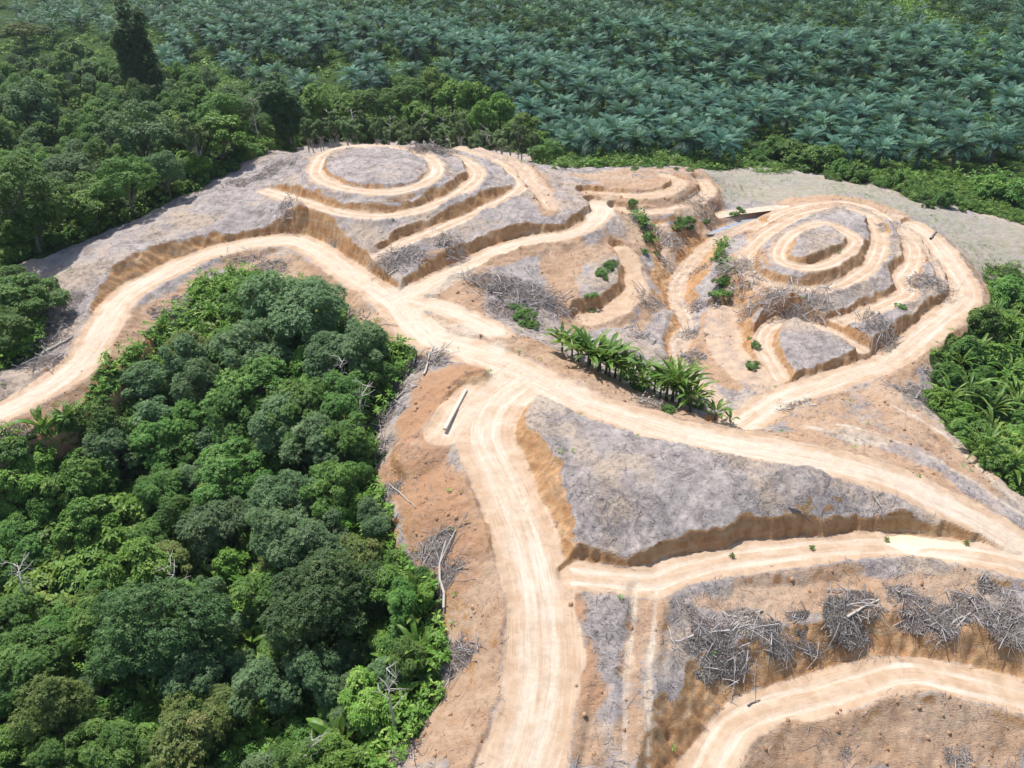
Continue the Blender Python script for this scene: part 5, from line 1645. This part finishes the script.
# ------------------------------------------------------------------ labels: rank every plant or heap by the landmark it stands nearest to
LAND = {
    'near': [('the timber beam', (455, 412)), ('the white forked stem', (444, 575)), ('the sharp bend of the left road', (105, 325)), ('the crossroads', (400, 300)), ('the big dark dome tree', (150, 628)),
             ('the lower left corner', (0, 768)), ('where the left road leaves the picture', (0, 415)), ('the bottom picture edge by the forward road', (395, 768)), ('the pale fallen log on the mound rim', (428, 362)),
             ('the thin bleached pole', (403, 497)), ('the top of the near forest', (240, 270)), ('the left picture edge halfway down', (0, 585)), ('the forest middle', (230, 520)), ('the bottom of the picture', (220, 768))],
    'back': [('the column-shaped emergent tree', (134, 62)), ('the upper left corner', (0, 0)), ('the left hill summit', (378, 160)), ('the top of the big road cut', (230, 205)), ('where the grey strip leaves the picture', (0, 268)),
             ('the left road bend', (60, 320)), ('the bare pale trunks on the grey strip', (246, 165)), ('the knoll with two terraces', (560, 165)), ('the left picture edge above the strip', (0, 170)), ('the first palm rows', (300, 95)),
             ('the brush heap behind the summit', (436, 148)), ('the middle of the back forest', (150, 160)), ('the two dark emergent trees', (143, 105))],
    'belt': [('the small terraced knoll', (640, 175)), ('the far right end of the hedge', (1024, 200)), ('the pale clearing in the plantation-edge hedge', (850, 185)), ('the left hill at the plantation edge', (545, 165)), ('the hedge above the muddy puddle', (750, 165)), ('the middle of the plantation-edge hedge', (800, 155))],
    'right': [('the right hill road bend', (970, 300)), ('the main road', (1024, 500)), ('the right edge of the green slope', (1024, 380)), ('the tip of the green slope', (930, 395)), ('the top corner of the green slope', (1024, 262)), ('the slope middle', (985, 370))],
    'middle': [('the road junction', (550, 385)), ('the valley track', (680, 310)), ('the muddy puddle', (740, 212)), ('the small grey knoll', (605, 285)), ('the lower valley road start', (740, 425)), ('the middle brush heap', (520, 295)), ('the upper road end', (600, 207)), ('the small mound with a loop track', (770, 350))],
    'palm': [('the small terraced knoll', (640, 170)), ('the pale far clearing', (760, 160)), ('the right picture edge', (1024, 200)), ('the left hill', (520, 120)), ('the upper left corner', (0, 0)), ('the two dark emergent trees', (150, 90))],
    'pile_middle': [('the upper road', (490, 270)), ('the valley track', (680, 320)), ('the main road edge', (655, 405)), ('the small grey knoll', (605, 285))],
    'pile_front': [('the twin wheel tracks', (650, 640)), ('the right picture edge', (1024, 610)), ('the sandy puddle', (920, 545)), ('the lowest terrace bend', (740, 700)), ('the long pale log', (863, 610)), ('the bottom picture edge', (900, 768)), ('the dark slanting stem', (922, 624))],
    'pile_left': [('the sharp left road bend', (105, 325)), ('the crossroads', (400, 300)), ('the left picture edge', (0, 380)), ('the top of the near forest', (240, 270)), ('where the left road leaves the picture', (0, 425))],
    'pile_road': [('the timber beam', (455, 412)), ('the white forked stem', (444, 575)), ('the bottom picture edge', (400, 768)), ('the crossroads', (400, 310)), ('the thin bleached pole', (403, 497))],
    'pile_hill': [('the left hill summit', (378, 165)), ('the crossroads', (400, 290)), ('the bare pale trunks', (246, 165)), ('the lowest left hill terrace', (430, 235)), ('the big road cut', (300, 220))],
    'pile_mound': [('the right hill summit', (815, 245)), ('the valley track', (690, 290)), ('the muddy puddle', (740, 212)), ('the right road bend', (965, 295)), ('the lower valley road', (850, 380)), ('the loop track', (790, 320))],
}
ORD = ['', 'second ', 'third ', 'fourth ', 'fifth ', 'sixth ', 'seventh ', 'eighth ', 'ninth ', 'tenth ', 'eleventh ', 'twelfth ']
by = {}
for it in ITEMS:
    by.setdefault((it[2], it[1]), []).append(it)
for (zone, look), its in by.items():
    uv = [to_px(*it[4])[:2] for it in its]
    best = {}
    for nm, (lx, ly) in LAND[zone]:
        order = sorted(range(len(its)), key=lambda i: (uv[i][0] - lx) ** 2 + (uv[i][1] - ly) ** 2)
        for r, i in enumerate(order):
            if i not in best or r < best[i][0]:
                best[i] = (r, nm)
    for i, it in enumerate(its):
        o = it[0]
        r, nm = best[i]
        lim = 6 if zone == 'palm' else 12
        if len(its) == 1:
            o['label'] = f'{look}, the only such one near {nm}'
        elif r < lim:
            o['label'] = f'{look}, {ORD[r]}nearest to {nm}'
        else:
            o['label'] = {'palm': 'mature oil palm in the dense plantation rows beyond the cleared hills', 'near': look + ' deep in the near forest left of the road',
                          'back': look + ' inside the forest behind the left hill', 'belt': look + ' crowded in the hedge along the plantation edge', 'right': look + ' crowded on the green slope at the right'}.get(zone, look + ' on the bare slopes behind the main road')
        o['group'] = it[3] if r < lim or zone == 'palm' else look + 's crowded ' + {'near': 'in the near forest', 'back': 'in the back forest', 'belt': 'in the hedge', 'right': 'on the green slope'}.get(zone, 'on the bare slopes')
# ------------------------------------------------------------------ camera, sun, sky
cam = bpy.data.cameras.new('camera')
cam.sensor_width = 36.0
cam.lens = 36.0 * F / 1024.0
cam.clip_start, cam.clip_end = 0.5, 3000
co = bpy.data.objects.new('camera', cam)
co.location = (0, 0, HC)
co.rotation_euler = (math.pi / 2 - PITCH, 0, 0)
COL.objects.link(co)
SC.camera = co
SUN_EL, SUN_AZ = math.radians(65), math.radians(-38)      # azimuth from +Y towards +X: the sun stands beyond the hills, a little to the left
sd = Vector((math.sin(SUN_AZ) * math.cos(SUN_EL), math.cos(SUN_AZ) * math.cos(SUN_EL), math.sin(SUN_EL)))
sun = bpy.data.lights.new('sun', 'SUN')
sun.energy = 4.2
sun.angle = math.radians(0.5)
sun.color = (1.0, 0.97, 0.93)
so_ = bpy.data.objects.new('sun', sun)
so_.rotation_euler = (-sd).to_track_quat('-Z', 'Y').to_euler()
so_.location = (0, 0, 90)
COL.objects.link(so_)
w = bpy.data.worlds.new('World')
SC.world = w
w.use_nodes = True
nt = w.node_tree
sky = nt.nodes.new('ShaderNodeTexSky')
sky.sky_type = 'NISHITA'
sky.sun_disc = False
sky.sun_elevation = SUN_EL
sky.sun_rotation = SUN_AZ
sky.air_density, sky.dust_density, sky.ozone_density = 1.0, 2.0, 1.0
bg = nt.nodes['Background']
bg.inputs['Strength'].default_value = 0.12
nt.links.new(sky.outputs[0], bg.inputs[0])
vs = SC.view_settings
vs.view_transform, vs.look = 'Standard', 'None'
vs.gamma, vs.exposure = 1.0, 0.4
vs.use_curve_mapping = False
SC.cycles.max_bounces = 6
SC.cycles.transparent_max_bounces = 6

# ------------------------------------------------------------------ humid air over the plantation
bm = bmesh.new()
bmesh.ops.create_cube(bm, size=1.0)
for v in bm.verts:
    v.co.x *= 1060
    v.co.y = v.co.y * 690 + 308
    v.co.z = -14.0 if v.co.z < 0 else 62.0
me = bpy.data.meshes.new('haze')
bm.to_mesh(me)
bm.free()
hm = bpy.data.materials.new('humid_air')
hn = nodes(hm)
ho = hn.nodes.new('ShaderNodeOutputMaterial')
hv_ = hn.nodes.new('ShaderNodeVolumePrincipled')
hv_.inputs['Color'].default_value = (0.72, 0.84, 0.95, 1)
hv_.inputs['Density'].default_value = 0.00012
hv_.inputs['Anisotropy'].default_value = 0.2
hn.links.new(hv_.outputs[0], ho.inputs['Volume'])
me.materials.append(hm)
o = bpy.data.objects.new('haze', me)
COL.objects.link(o)
o['kind'] = 'stuff'
o['label'] = 'thin humid haze in the air over the whole landscape'
SC.cycles.volume_bounces = 0
